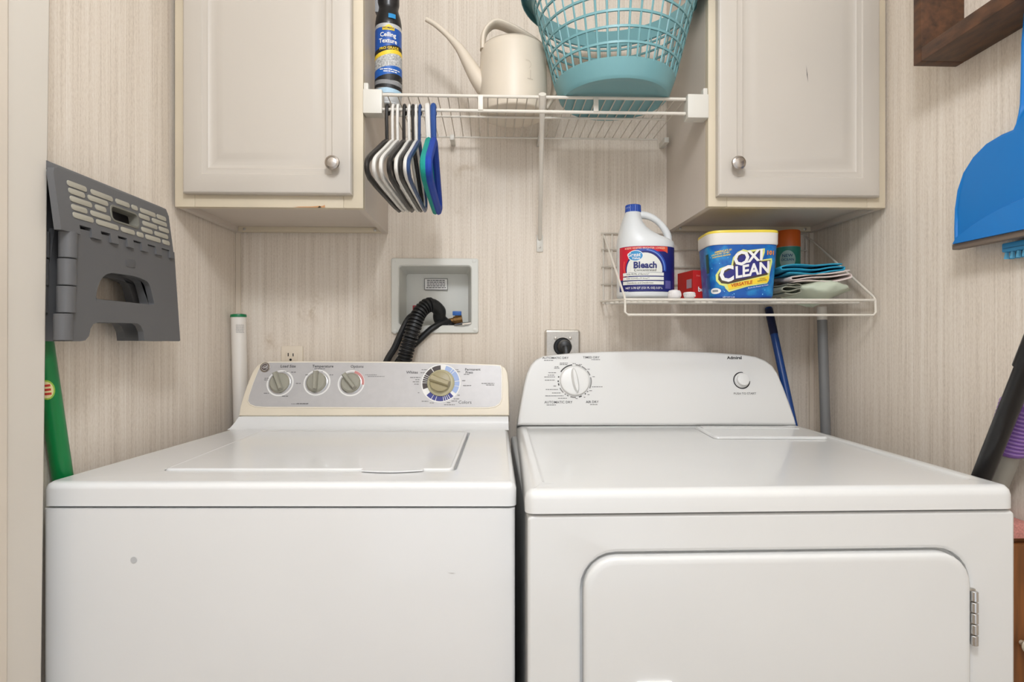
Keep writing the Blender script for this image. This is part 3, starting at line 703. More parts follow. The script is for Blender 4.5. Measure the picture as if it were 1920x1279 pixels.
vs2, fs = s_rect(-.085, .085, av(97), av(50), 40, 2); lab.add([am(u, v, .0004) for u, v in vs2], fs)
lab = lab.build('label', mat('can_blue', (28, 84, 168), .35), ac)
cd = lambda nm, m, sh, l=.0009: decal(nm, m, lab, am, sh, l)
wave = lambda py, amp, u: av(py) + amp * math.sin((u + .01) * 42)
us = [-.046 + .092 * k / 24 for k in range(25)]
def band(nm, m, p0, p1, amp, l):
    cd(nm, m, [s_strip([(u, wave(p0, amp, u)) for u in us], [(u, wave(p1, amp, u)) for u in us])], l)
band('band', PRINT_BLACK, 87, 96.5, .0065, .0008); band('band', INK_YELLOW, 95.5, 103, .0065, .0010)
tex = mat('texture_print', (176, 176, 174), .6, var=.25, vscale=260)
band('band', tex, 102, 126, .0050, .0009); band('band', INK_BLUE, 125, 141, .005, .0011); band('band', PRINT_BLACK, 140, 152, .005, .0012); band('band', mat('print_mid_grey', (140, 140, 140), .6), 149, 156.5, -.0015, .0014); band('band', PRINT_BLACK, 156, 163, -.003, .0013); band('band', mat('print_pale_blue', (176, 206, 224), .5), 164, 174, .002, .0012)
lu = [-.0135 + .027 * k / 12 for k in range(13)]
cd('logo_patch', INK_YELLOW, [s_strip([(u, av(50.5 - 5.5 * max(0, 1 - abs(u - .001) / .0105))) for u in lu], [(u, av(56)) for u in lu])], .0012)
T = lambda s, u, py, size, m, **k: cd('lettering', m, [s_text(s, u, av(py), size, **k)], k.pop('lift', .0016) if 'lift' in k else .0016)
T('HOMAX', 0, 52.3, .0066, PRINT_BLACK, bold=.02)
T('Ceiling', -.001, 65, .0140, PRINT_WHITE, bold=.022, sx=.92); T('Texture', -.001, 76.5, .0140, PRINT_WHITE, bold=.022, sx=.88)
T('PRO GRADE', .002, 89.5, .0082, INK_YELLOW, bold=.02, rot=.10); 
capm = cyl_map(ax, ay, .0285, .17)
decal('cap_badge', mat('cap_badge_blue', (40, 140, 200), .4), ac, lambda u, v, h: Vector(cyl_map(ax, ay, .0308 - max(0, (v - (DECK + .190)) * .16), .17)(u, v, h)), [s_rect(.000, .016, av(33), av(24), 4, 3)], .0016)
rnd = random.Random(5)
sh = []
for py, w in ((129.5, .046), (133.5, .03)): sh += s_dashes(.004, av(py), w, .0022, rnd)
cd('fine_print', PRINT_WHITE, sh, .0018)['kind'] = 'stuff'

# ------------------------------------------------------------------ watering can
wx, wy = .0535, -.175
wcn = thing('watering_can', (wx, wy, DECK), 'cream plastic watering can with long spout on the wire shelf', 'watering can')
WCP = mat('watering_can_plastic', (219, 207, 189), .42, var=.015, vscale=10, sub=.1)
MB().lathe([(.060, 0), (.074, .001), (.079, .005), (.0805, .02), (.0815, .06), (.0805, .105), (.0790, .148), (.077, .157), (.0735, .161), (.071, .158), (.069, .10)], (wx, wy, DECK), 40, cap1=False).build('body', WCP, wcn, smooth=50)
MB().lathe([(.070, .020), (.0, .020)], (wx, wy, DECK), 40, cap0=False).build('inner_floor', WCP, wcn)
spm = [atY(926, 184, wy), atY(899, 152, wy - .006), atY(878, 118, wy), atY(861, 90, wy), atY(838, 65, wy), atY(816, 46, wy), atY(799, 36, wy)]
MB().tube(bez(spm, 5), [.030 - .0225 * min(1, (k / 30) * 1.55) ** .8 if k < 20 else .0075 - .0012 * (k - 20) / 10 for k in range(31)], 14, flat=((0, 1, 0), .9)).build('spout', WCP, wcn, smooth=60)
MB().tube(bez([(wx - .073, wy - .018, DECK + .150), (wx - .071, wy - .020, DECK + .182), (wx - .058, wy - .018, DECK + .205), (wx - .034, wy - .012, DECK + .216), (wx + .02, wy + .0, DECK + .198), (wx + .072, wy + .010, DECK + .166), (wx + .098, wy + .012, DECK + .120), (wx + .100, wy + .012, DECK + .065), (wx + .076, wy + .010, DECK + .022)], 6), .0165, 14, flat=((0, 1, 0), .42)).build('handle', WCP, wcn, smooth=60)
MB().lathe([(.0745, .1605), (.0700, .1645), (.055, .167), (.05, .165)], (wx, wy, DECK), 40, cap0=False, cap1=False).build('rim', WCP, wcn, smooth=50)
wcm = cyl_map(wx, wy, .0818, 0)
decal('moulded_mark', mat('can_mark', (196, 183, 165), .5), wcn, wcm, [s_arc(.030, DECK + .092, .0085, .0095, -60, 120, 10), s_rect(.037, .0385, DECK + .060, DECK + .080), s_rect(.030, .044, DECK + .0585, DECK + .0600)], .0005)

# ------------------------------------------------------------------ laundry basket
kx, ky, kz = .276, -.275, DECK
bas = thing('laundry_basket', (kx, ky, kz), 'round teal plastic lattice laundry basket on the wire shelf', 'laundry basket')
TEAL = mat('basket_teal', (112, 160, 165), .4, sub=.05)
brad = lambda h: .122 + .262 * h
MB().lathe([(.0, .004), (.098, .003), (.102, .0), (.116, .0), (brad(0), .006), (brad(.034) + .001, .034), (brad(.036) + .0015, .037), (brad(.036) - .002, .037), (brad(.034) - .003, .033), (.119, .008), (.0, .0075)], (kx, ky, kz), 56).build('base_band', TEAL, bas, smooth=40)
MB().lathe([(brad(.212), .212), (brad(.212) + .003, .210), (brad(.245) + .004, .246), (brad(.248) + .020, .252), (brad(.24) + .023, .238), (brad(.24) + .025, .238), (brad(.25) + .022, .256), (brad(.25), .256), (brad(.245) - .001, .246), (brad(.212), .212)], (kx, ky, kz), 56, cap0=False, cap1=False).build('rim', TEAL, bas, smooth=40)
NR = 42
def rib_pts(a, h0, h1):
    return [(kx + brad(h) * math.sin(a), ky - brad(h) * math.cos(a), kz + h) for h in (h0, h1)]
p0 = rib_pts(0, .035, .214); base = None
for k in range(NR):
    a = 2 * math.pi * k / NR
    if base is None:
        base = MB().tube(p0, .0024, 6, flat=((1, 0, 0), .7)).build('rib', TEAL, bas)
    else:
        o = base.copy(); COL.objects.link(o); o.rotation_euler.z = a
for h in (.063, .091, .119, .147, .175, .200):
    MB().lathe([(brad(h) - .0016, h - .0023), (brad(h) + .0016, h - .0023), (brad(h) + .0020, h + .0023), (brad(h) - .0012, h + .0023), (brad(h) - .0016, h - .0023)], (kx, ky, kz), 60, cap0=False, cap1=False).build('ring', TEAL, bas, smooth=40)

# ------------------------------------------------------------------ lower wire rack on the back wall
LX0, LX1, LY0, LZF, LZB = .298, .868, -.288, 1.2165, 1.2310
rk = thing('wire_rack', (.58, -.14, LZB - .02), 'small white wire rack with fold-out arms fixed under the right cabinet', 'wire rack')
zl = lambda y: LZB + (LZF - LZB) * (y / LY0)
rod('front_rod', WIRE_WHITE, rk, (LX0, LY0, LZF), (LX1, LY0, LZF), .0028)
pts = [(LX0, LY0, LZF), (LX0, LY0 - .001, LZF - .028), (LX0 + .006, LY0 - .001, LZF - .034), (LX1 - .006, LY0 - .001, LZF - .034), (LX1, LY0 - .001, LZF - .028), (LX1, LY0, LZF)]
MB().tube(pts, .0027, 8).build('guard_rail', WIRE_WHITE, rk)
for x, yw in ((LX0, 0), (LX1, 0)):
    MB().tube([(x + (.008 if x < .5 else -.004), -.004, 1.410), (x + (.006 if x < .5 else -.003), -.03, 1.398), (x, LY0 + .006, LZF + .008), (x, LY0, LZF)], .0026, 8).build('side_arm', WIRE_WHITE, rk)
    rod('side_rod', WIRE_WHITE, rk, (x, -.004, LZB), (x, LY0, LZF), .0026)
for x in (LX0 + .006, LX0 + .030, LX1 - .004, .575):
    rod('upright', WIRE_WHITE, rk, (x, -.005, LZB - .006), (x, -.005, 1.415), .0022)
for z in (1.416, 1.372, 1.325, 1.278):
    rod('cross_wire', DECKWIRE, rk, (LX0, -.007, z), (LX1, -.007, z), .0019)
base = None; n_ = 38
for k in range(n_):
    x = LX0 + .012 + (LX1 - LX0 - .024) * k / (n_ - 1)
    if base is None: base = MB().tube([(x, -.006, LZB - .002), (x, LY0, LZF - .002)], .0014, 6).build('deck_wire', WIRE_WHITE, rk); bx_ = x
    else: o = base.copy(); COL.objects.link(o); o.location.x = x - bx_
for y in (-.055, -.11, -.17, -.23):
    rod('long_rod', WIRE_WHITE, rk, (LX0, y, zl(y) - .005), (LX1, y, zl(y) - .005), .0026)

# ------------------------------------------------------------------ bleach jug
jy_ = -.130; jz = zl(jy_) + .0056
jpx = lambda px: atY(px, 500, jy_).x
jx = jpx(1209.5)
JUG = mat('jug_white', (222, 224, 224), .35, sub=.15)
jug = thing('bleach_jug', (jx, jy_, jz), 'white bleach jug with blue cap and red and blue label on the wire rack', 'bleach jug')
JW, JD = (jpx(1262) - jpx(1157)) / 2, .058
JH = lambda py: atY(1209, py, jy_ - .03).z - jz
def jloop(sx, sy, h, ox=0.0, n=40, p=2.4):
    l = []
    for k in range(n):
        a = 2 * math.pi * k / n; c_, s_ = math.cos(a), math.sin(a)
        l.append((jx + ox + sx * math.copysign(abs(c_) ** (2 / p), c_), jy_ + sy * math.copysign(abs(s_) ** (2 / p), s_), jz + h))
    return l
h46 = JH(459)
jl = [jloop(JW * .93, JD * .93, 0), jloop(JW * .99, JD * .99, .004), jloop(JW, JD, .012), jloop(JW * .985, JD * .985, .016), jloop(JW * .985, JD * .985, h46 - .004), jloop(JW, JD, h46)]
for py, xa, xb, fy, pp in ((452, 1157.5, 1260, .98, 2.4), (446, 1158.5, 1250, .94, 2.4), (440, 1159.5, 1235, .88, 2.3), (432, 1161, 1220, .80, 2.3), (424, 1163, 1211, .72, 2.2), (414, 1165.5, 1204.5, .60, 2.1), (405, 1168.5, 1201.5, .50, 2.0), (398, 1171.5, 1201, .42, 2.0), (394, 1173, 1200.5, .34, 2.0), (385, 1173, 1200.5, .34, 2.0)):
    jl.append(jloop((jpx(xb) - jpx(xa)) / 2, JD * fy if fy > .4 else (jpx(xb) - jpx(xa)) / 2, JH(py), (jpx(xa) + jpx(xb)) / 2 - jx, p=pp))
MB().loft(jl).build('body', JUG, jug, smooth=60)
JP = lambda px, py: Vector((jpx(px), jy_, jz + JH(py)))
hp_ = bez([JP(1190, 400), JP(1206, 398.5), JP(1222, 403), JP(1236, 413), JP(1247, 427), JP(1252.5, 441), JP(1250, 455)], 6)
MB().tube(hp_, [.0078 + .0026 * abs(k - 18) / 18 for k in range(len(hp_))], 14).build('handle', JUG, jug, smooth=60)
CAPB = mat('cap_blue', (24, 70, 160), .4)
cp = MB(); ccx = jpx(1187); cr0 = (jpx(1202) - jpx(1172.5)) / 2
pr = [(cr0 if k % 2 else cr0 * .955) for k in range(48)]
loops = []
for h, f in ((JH(394), 1.0), (JH(381.5), .97), (JH(380.3), .92)):
    loops.append([(ccx + pr[k] * f * math.cos(2 * math.pi * k / 48), jy_ + pr[k] * f * math.sin(2 * math.pi * k / 48), jz + h) for k in range(48)])
cp.loft(loops).build('cap', CAPB, jug, smooth=20)
# label wraps the front: walk the super-ellipse by arc length from its front point
def se_map(cx, cy, sx, sy, p, top=None):
    P = []; n = 720
    for k in range(n + 1):
        a = -math.pi / 2 + math.pi * 2 * (k / n - .5) ; c_, s_ = math.cos(a), math.sin(a)
        P.append(Vector((sx * math.copysign(abs(c_) ** (2 / p), c_), sy * math.copysign(abs(s_) ** (2 / p), s_))))
    L = [0]
    for k in range(n): L.append(L[-1] + (P[k + 1] - P[k]).length)
    mid = L[n // 2]
    def f(u, v, h=0.0):
        t = u + mid; lo, hi = 0, n
        while hi - lo > 1:
            m_ = (lo + hi) // 2
            if L[m_] <= t: lo = m_
            else: hi = m_
        w = (t - L[lo]) / max(1e-9, L[hi] - L[lo]); q = P[lo].lerp(P[hi], w); tg = (P[min(n, hi + 3)] - P[max(0, lo - 3)]).normalized(); nn = Vector((tg.y, -tg.x))
        k_ = top(v) if top else 1.0
        return Vector((cx + q.x * k_ + nn.x * h, cy + q.y * k_ + nn.y * h, v))
    return f
jm = se_map(jx, jy_, JW * .985, JD * .985, 2.4)
# the label is printed for a viewer straight ahead: place things by their sideways position
def u_at(mp, x, v):
    lo, hi = -.12, .12
    for _ in range(40):
        m_ = (lo + hi) / 2
        if mp(m_, v, 0).x < x: lo = m_
        else: hi = m_
    return lo
JY = jy_ - JD * .985
ju = lambda px: u_at(jm, atY(px, 500, JY + .004).x, 1.28); jv = lambda py: atY(1210, py, JY).z
lb = MB(); vs2, fs = s_rect(-.085, .085, jv(547), jv(461), 44, 2); lb.add([jm(u, v, .0004) for u, v in vs2], fs); lb = lb.build('label', INK_NAVY, jug, smooth=60)
jd = lambda nm, m, sh, l: decal(nm, m, lb, jm, sh, l)
cu_, cv_ = ju(1208), jv(500)
# red swoosh on the left and across the top, orange at its right end
n_ = 20
tops = [(-.084 + .124 * k / n_, jv(461.5)) for k in range(n_ + 1)]
bots = []
for k in range(n_ + 1):
    t = k / n_; bots.append((-.084 + .124 * t, jv(524 - 53 * min(1, max(0, t - .12) * 2.4) ** .8)))
jd('red_field', INK_RED, [s_strip(tops, bots)], .0008)
jd('orange_corner', mat('ink_vermilion', (226, 88, 52), .42), [s_strip([(.020 + .022 * k / 4, jv(462)) for k in range(5)], [(.020 + .022 * k / 4, jv(465.5 + 8.5 * k / 4)) for k in range(5)])], .0010)
jd('red_swoosh', mat('ink_coral', (222, 70, 66), .42), [s_arc(cu_, cv_ + .003, .049, .0535, 165, 232, 14, .86)], .0010)
jd('blue_swoosh', mat('ink_mid_blue', (40, 74, 168), .42), [s_arc(cu_, cv_ - .004, .0455, .054, -8, 120, 22, .92)], .0010)
jd('pale_swoosh', mat('ink_pale_blue', (132, 164, 220), .42), [s_arc(cu_, cv_ - .004, .0480, .0497, -5, 85, 18, .92)], .0012)
CREAMP = mat('label_cream', (226, 226, 218), .5)
jd('navy_halo', INK_NAVY, [s_ell(cu_, cv_ - .006, .0462, .0445, 36, 4)], .00115)
jd('cream_disc', CREAMP, [s_ell(cu_, cv_ - .0075, .0430, .0415, 36, 4)], .0015)
jd('navy_foot', INK_NAVY, [s_rect(-.055, .055, jv(546.5), jv(510.5), 20, 1)], .0018)
for py0, py1 in ((511, 517), (519, 525), (527, 533.5)):
    jd('claim_bar', CREAMP, [s_rect(ju(1173), ju(1243.5), jv(py1), jv(py0), 14, 1)], .0021)
jd('logo_oval', PRINT_WHITE, [s_ell(ju(1192), jv(479), .0182, .0132, 30, 3)], .0020); jd('logo_oval', INK_CYAN, [s_ell(ju(1192), jv(479), .0166, .0117, 30, 3)], .0023)
J = lambda s, px, py, size, m, **k: jd('lettering', m, [s_text(s, ju(px), jv(py), size, **k)], .0026)
J('Great', 1189, 477.3, .0135, PRINT_WHITE, bold=.01, shear=.1); J('Value', 1193, 483.8, .0085, PRINT_WHITE, bold=.015)
J('Bleach', 1209, 497.3, .0212, INK_NAVY, bold=.034); J('Concentrated', 1209, 506.3, .0085, PRINT_DARK, sx=1.1)
J('Kills 99.9% of Bacteria*', 1196, 514, .0056, PRINT_DARK); J('Kills COVID-19 Virus**', 1196, 522, .0056, PRINT_DARK); J('Disinfects and Deodorizes', 1200, 530.3, .0058, PRINT_DARK)
J('KEEPS WHITES BRIGHTER LONGER', 1209, 465.2, .0062, mat('ink_peach', (246, 200, 176), .5), bold=.012); J('NET 3.78 QT (121 FL OZ) 3.57 L', 1207, 540, .0064, PRINT_WHITE, bold=.015)
jd('seal', mat('seal_pale', (190, 180, 170), .5), [s_ell(ju(1164), jv(480.5), .0050, .0085, 16, 1)], .0014); jd('seal', mat('seal_blue', (120, 140, 190), .5), [s_ell(ju(1161), jv(533), .0045, .0070, 16, 1)], .0022)
jd('back_panel_mark', mat('purple_mark', (92, 86, 150), .5), [s_rect(ju(1246.5), ju(1258), jv(541), jv(526), 4, 1)], .0022)

# ------------------------------------------------------------------ stain remover tub
ox, oy = .5855, -.205; oz = zl(oy - .06) + .0056
tub = thing('stain_remover_tub', (ox, oy, oz), 'blue oxygen stain remover tub with yellow-edged white lid on the wire rack', 'tub')
ORZ = R(-5)
def oloop(sx, sy, h, p=4.8, n=48):
    l = []
    for k in range(n):
        a = 2 * math.pi * k / n; c_, s_ = math.cos(a), math.sin(a)
        x = sx * math.copysign(abs(c_) ** (2 / p), c_); y = sy * math.copysign(abs(s_) ** (2 / p), s_)
        l.append((ox + x * math.cos(ORZ) - y * math.sin(ORZ), oy + x * math.sin(ORZ) + y * math.cos(ORZ), oz + h))
    return l
OW, OD, OH = .0712, .056, .125
TUBB = mat('tub_blue', (18, 84, 176), .35)
MB().loft([oloop(OW * .98, OD * .97, 0), oloop(OW, OD, .003), oloop(OW * 1.11, OD * 1.12, OH), oloop(OW * 1.09, OD * 1.10, OH + .002)]).build('body', TUBB, tub, smooth=60)
tl = MB().loft([oloop(OW * 1.125, OD * 1.14, .121), oloop(OW * 1.145, OD * 1.17, .124), oloop(OW * 1.15, OD * 1.18, .148), oloop(OW * 1.13, OD * 1.15, .1505)]).build('lid', mat('lid_white', (228, 222, 214), .4), tub, smooth=40)
MB().loft([oloop(OW * 1.152, OD * 1.182, .1475), oloop(OW * 1.158, OD * 1.19, .1495), oloop(OW * 1.14, OD * 1.17, .1535), oloop(OW * 1.05, OD * 1.05, .1545), oloop(OW * 1.0, OD * 1.0, .1530)]).build('lid_edge', mat('lid_yellow', (232, 208, 70), .4), tl, smooth=40)
_om = se_map(0, 0, OW, OD, 4.8, top=lambda v: 1 + .115 * (v - oz) / OH)
def om(u, v, h=0.0):
    q = _om(u, v, h); return Vector((ox + q.x * math.cos(ORZ) - q.y * math.sin(ORZ), oy + q.x * math.sin(ORZ) + q.y * math.cos(ORZ), q.z))
ov = lambda py: atY(1390, py, oy - OD * 1.03).z
def ou(px, py=520):
    return u_at(om, atY(px, py, oy - OD * 1.03).x, ov(py))
ol_ = MB(); vs2, fs = s_rect(-.150, .150, oz + .004, oz + .1195, 90, 3); ol_.add([om(u, v, .0004) for u, v in vs2], fs)
ob_m = bpy.data.materials.new('tub_label_blue'); ob_m.use_nodes = True; nt = ob_m.node_tree; bs = nt.nodes['Principled BSDF']; bs.inputs['Roughness'].default_value = .35
tc = nt.nodes.new('ShaderNodeTexCoord'); nz = nt.nodes.new('ShaderNodeTexNoise'); nz.inputs['Scale'].default_value = 26; nz.inputs['Detail'].default_value = 6
nt.links.new(tc.outputs['Object'], nz.inputs['Vector']); rp = nt.nodes.new('ShaderNodeValToRGB'); rp.color_ramp.elements[0].position = .46; rp.color_ramp.elements[0].color = lin((6, 86, 168)); rp.color_ramp.elements[1].position = .72; rp.color_ramp.elements[1].color = lin((40, 158, 214))
nt.links.new(nz.outputs['Fac'], rp.inputs['Fac']); nt.links.new(rp.outputs['Color'], bs.inputs['Base Color'])
ol_ = ol_.build('label', ob_m, tub, smooth=60)
od = lambda nm, m, sh, l: decal(nm, m, ol_, om, sh, l)
OT = lambda s, px, py, size, m, l=.0034, **k: od('lettering', m, [s_text(s, ou(px, py), ov(py), size, **k)], l)
rot = R(10)
# yellow halo and navy ground of the big name
def opoly(pts): return s_poly_fine([(ou(px, py), ov(py)) for px, py in pts])
halo = [(1347, 526), (1346, 515), (1352, 503), (1363, 498.5), (1371, 497.5), (1374, 483), (1382, 473), (1392, 468), (1400, 470), (1431, 466.5), (1431, 474), (1427, 487.5), (1445, 484.5), (1446, 491), (1441, 516), (1441, 522), (1437, 531.5), (1403, 537), (1368, 547.5), (1362, 541), (1360, 536.5), (1352, 533.5)]
od('halo', mat('halo_yellow', (222, 226, 130), .45), [opoly(halo)], .0014)
od('name_ground', mat('name_brown', (74, 58, 40), .5), [opoly([(1350, 524), (1350, 514), (1355, 505), (1364, 501), (1374, 500), (1376, 484), (1383, 475), (1392, 471.5), (1400, 474), (1428, 469.5), (1424, 490.5), (1442, 488), (1437, 515.5), (1400, 524.5), (1366, 532.5), (1355, 531)])], .0018)
od('name_navy', mat('name_navy', (40, 40, 120), .5), [opoly([(1362, 526), (1358, 512), (1376, 502), (1386, 480), (1424, 474), (1420, 492), (1438, 491), (1433, 513), (1395, 522)])], .0021)
NW = PRINT_WHITE
for ch, px, py, sz, wd in (('O', 1387, 486.5, .0430, .95), ('XI', 1412.5, 481.5, .0350, .95), ('C', 1361.5, 515.5, .0490, .88), ('LEAN', 1407.5, 507.5, .0365, .84)):
    OT(ch, px, py, sz, NW, bold=.032, shear=.18, rot=rot, sx=wd)
od('banner', INK_YELLOW, [opoly([(1365, 534), (1400, 526), (1439, 517.5), (1440, 525), (1438, 529), (1404, 534.5), (1368, 543.5)])], .0021)
OT('VERSATILE', 1390, 532.5, .0100, mat('ink_rust', (196, 90, 22), .5), .0030, bold=.03, shear=.15, rot=rot); OT('STAIN', 1427.5, 523, .0046, PRINT_DARK, .0030, rot=rot); OT('REMOVER', 1427, 526.5, .0046, PRINT_DARK, .0030, rot=rot)
od('blue_banner', mat('banner_blue', (20, 100, 184), .45), [opoly([(1397, 541), (1439, 532), (1439, 536), (1400, 545)])], .0024); OT('Boost the Power to Clean', 1420, 537.3, .0042, NW, .0032, rot=rot)
OT('AMERICA\'S #1', 1357, 470.5, .0056, INK_YELLOW, .0016, bold=.02, rot=rot); OT('LAUNDRY STAIN', 1352, 475.5, .0048, INK_YELLOW, .0016, bold=.02, rot=rot); OT('FIGHTING BRAND', 1354, 480, .0046, INK_YELLOW, .0016, bold=.02, rot=rot)
od('badge', PRINT_WHITE, [s_ell(ou(1346.5, 545), ov(545), .0120, .0068, 24, 2)], .0016); od('badge_print', mat('badge_grey', (130, 140, 150), .5), [s_rect(ou(1346.5, 545) - .006, ou(1346.5, 545) + .006, ov(546.5), ov(543), 6, 1)], .0024)
OT('NET WT 5 LB', 1368, 557.2, .0044, NW, .0016); OT('101', 1442, 475, .0130, INK_ORANGE, .0020, bold=.04)
od('side_panel', mat('side_green', (44, 84, 70), .5), [s_rect(-.094, -.079, ov(510), ov(474), 3, 1)], .0012); od('side_panel', mat('side_slate', (40, 92, 150), .5), [s_rect(-.094, -.079, ov(540), ov(514), 3, 1)], .0012)
drop = mat('splash_pale', (120, 200, 236), .4); rr = random.Random(4)
sh = []
for k in range(36):
    px, py = rr.uniform(1334, 1440), rr.uniform(466, 556)
    sh.append(s_ell(ou(px, py), ov(py), rr.uniform(.0006, .0013), rr.uniform(.0008, .0018), 6, 1))
o = od('splash_drops', drop, sh, .0009); o['kind'] = 'stuff'

# ------------------------------------------------------------------ spray can with orange cap
sx_, sy_ = .778, -.075; sz_ = zl(sy_) + .004; ct = atY(1479, 433, sy_).z - sz_; cm_ = atY(1479, 464.5, sy_).z - sz_
sp = thing('spray_can', (sx_, sy_, sz_), 'slim green air freshener can with orange cap behind the folded cloths', 'spray can')
MB().lathe([(.026, 0), (.0285, .002), (.0280, .005), (.029, .007), (.029, cm_ + .002)], (sx_, sy_, sz_), 32).build('body', mat('can_silver', (168, 172, 170), .35, metal=.4), sp)
MB().lathe([(.0295, cm_), (.0298, cm_ + .003), (.0292, ct - .004), (.0275, ct - .001), (.0, ct)], (sx_, sy_, sz_), 32).build('cap', mat('cap_orange', (206, 92, 22), .42), sp)
sm = cyl_map(sx_, sy_, .029, -.5)
sl_ = MB(); vs2, fs = s_rect(-.060, .060, sz_ + .03, sz_ + cm_ - .001, 30, 1); sl_.add([sm(u, v, .0004) for u, v in vs2], fs); sl_ = sl_.build('label', mat('label_sea_green', (28, 128, 110), .4), sp, smooth=60)
sv = lambda py: atY(1479, py, sy_ - .029).z
decal('label_disc', mat('label_disc_pale', (158, 186, 178), .45), sl_, sm, [s_ell(-.001, sv(486), .0195, .0235, 28, 3)], .0008)
decal('lettering', mat('ink_deep_teal', (40, 78, 110), .5), sl_, sm, [s_text('NEW', -.001, sv(479), .0110, bold=.015)], .0013)
decal('lettering', MATS['ink_deep_teal'], sl_, sm, [s_text('OCEAN', -.001, sv(486.5), .0090, bold=.015)], .0013)
decal('label_wave', mat('label_wave_teal', (14, 100, 100), .45), sl_, sm, [s_strip([(-.024 + .048 * k / 12, sv(504) + .003 * math.sin(k * .8)) for k in range(13)], [(-.024 + .048 * k / 12, sv(508) + .003 * math.sin(k * .8 + .5)) for k in range(13)])], .0010)

# ------------------------------------------------------------------ red box, two white caps
rz_ = zl(-.11) + .0045
rb = thing('dryer_sheet_box', (.500, -.11, rz_), 'small red cardboard box between the bleach jug and the tub', 'box')
p0, p1 = atY(1275, 508, -.13), atY(1298, 505, -.165)
q = [(.482, -.085), (.494, -.165), (.548, -.155), (.536, -.075)]
RED = mat('carton_red', (196, 34, 30), .5)
MB().loft([[(x, y, z) for x, y in q] for z in (rz_, 1.2975)]).build('carton', RED, rb, smooth=0)
rm = plane_map((.494, -.165, rz_), (.054, .010, 0), (0, 0, 1)); lm = plane_map((.482, -.085, rz_), (.012, -.080, 0), (0, 0, 1))
decal('lettering', PRINT_WHITE, rb, rm, [s_text('bo', *rm.inv(1314.5, 543), .0165, bold=.03)], .0006)
decal('lettering', mat('ink_salmon', (236, 150, 140), .5), rb, rm, [s_text('free', *rm.inv(1309, 517), .0060)], .0006)
u, v = lm.inv(1293.5, 532)
decal('print_patch', mat('patch_grey', (176, 150, 160), .5), rb, lm, [s_rect(u - .016, u + .010, v - .011, v + .011)], .0006)
def bottle_cap(px, py, r, h, y, label, flare):
    z0 = zl(y - r) + .0050; p = atY(px, py, y); t = thing('bottle_cap', (p.x, y, z0), label, 'cap', 'white caps on the wire rack')
    CW = mat('cap_white', (226, 222, 220), .4)
    MB().lathe([(r * flare[0], 0), (r * flare[1], h * .15), (r * flare[2], h * .75), (r * flare[3], h), (0, h * 1.02)], (p.x, y, z0), 28).build('shell', CW, t, smooth=50)
    MB().lathe([(r * .5, h), (r * .48, h * 1.06), (0, h * 1.07)], (p.x, y, z0), 20).build('top_disc', CW, t)
    for k in range(9):
        a = R(-80 + 20 * k); rr_ = r * (flare[1] + flare[2]) / 2
        MB().box(p.x + rr_ * math.sin(a) - .0006, p.x + rr_ * math.sin(a) + .0006, y - rr_ * math.cos(a) - .0008, y - rr_ * math.cos(a) + .0008, z0 + h * .25, z0 + h * .6).build('grip_ridge', CW, t, smooth=0)
bottle_cap(1264.5, 549, .0150, .0175, -.245, 'white ribbed cap right beside the bleach jug', (.85, .98, 1.0, .80))
bottle_cap(1292.5, 551, .0140, .0135, -.240, 'white flared cap in front of the red box', (.70, .85, 1.02, .85))

# ------------------------------------------------------------------ folded cloths and the bag under them
def fold_cloth(name, m, label, x0, x1, y0, y1, z0, layers, th, seed, slope=0.0, rise=.004, parent_group='folded cloths on the wire rack', hem=None):
    rr = random.Random(seed); ph = [rr.uniform(0, 6.28) for _ in range(6)]
    prof = []; z = z0; d = 1
    for k in range(layers):
        a, c_ = (x0, x1) if d > 0 else (x1, x0); ins = rr.uniform(0, .012) * d
        ns = 16
        for i in range(ns + 1):
            t = i / ns; x = a + ins + (c_ - ins * 2 - a) * t
            f = (x - x0) / (x1 - x0)
            prof.append((x, z + rise * math.sin(f * 5 + ph[k % 6]) * .5 + slope * f))
        if k < layers - 1:
            bx = prof[-1][0]; bz = prof[-1][1]
            for i in (1, 2, 3): t = math.pi * i / 4; prof.append((bx + d * th * .9 * math.sin(t), bz + th * (1 - math.cos(t)) * .5 * 1.25))
        z += th * 1.25; d = -d
    ny = 9; b = MB(); n = len(prof); vs_ = []; fs = []
    for j in range(ny + 1):
        t = j / ny; y = y0 + (y1 - y0) * t
        for i, (x, zz) in enumerate(prof):
            w = .0020 * math.sin(x * 60 + t * 4 + ph[0]) + .0018 * math.sin(t * 7 + ph[1] + x * 25)
            vs_.append((x + .004 * math.sin(t * 5 + ph[2]), y + .003 * math.sin(x * 40 + ph[3]), zz + w))
    for j in range(ny):
        for i in range(n - 1): fs.append((j * n + i, j * n + i + 1, (j + 1) * n + i + 1, (j + 1) * n + i))
    b.add(vs_, fs); o = b.build(name, m, None, smooth=80, org=((x0 + x1) / 2, (y0 + y1) / 2, z0))
    md = o.modifiers.new('thickness', 'SOLIDIFY'); md.thickness = th * .62; md.offset = 0
    md2 = o.modifiers.new('soft', 'SUBSURF'); md2.levels = 1; md2.render_levels = 1
    return tag(o, label, 'cloth', parent_group)
zc = zl(-.15) + .006
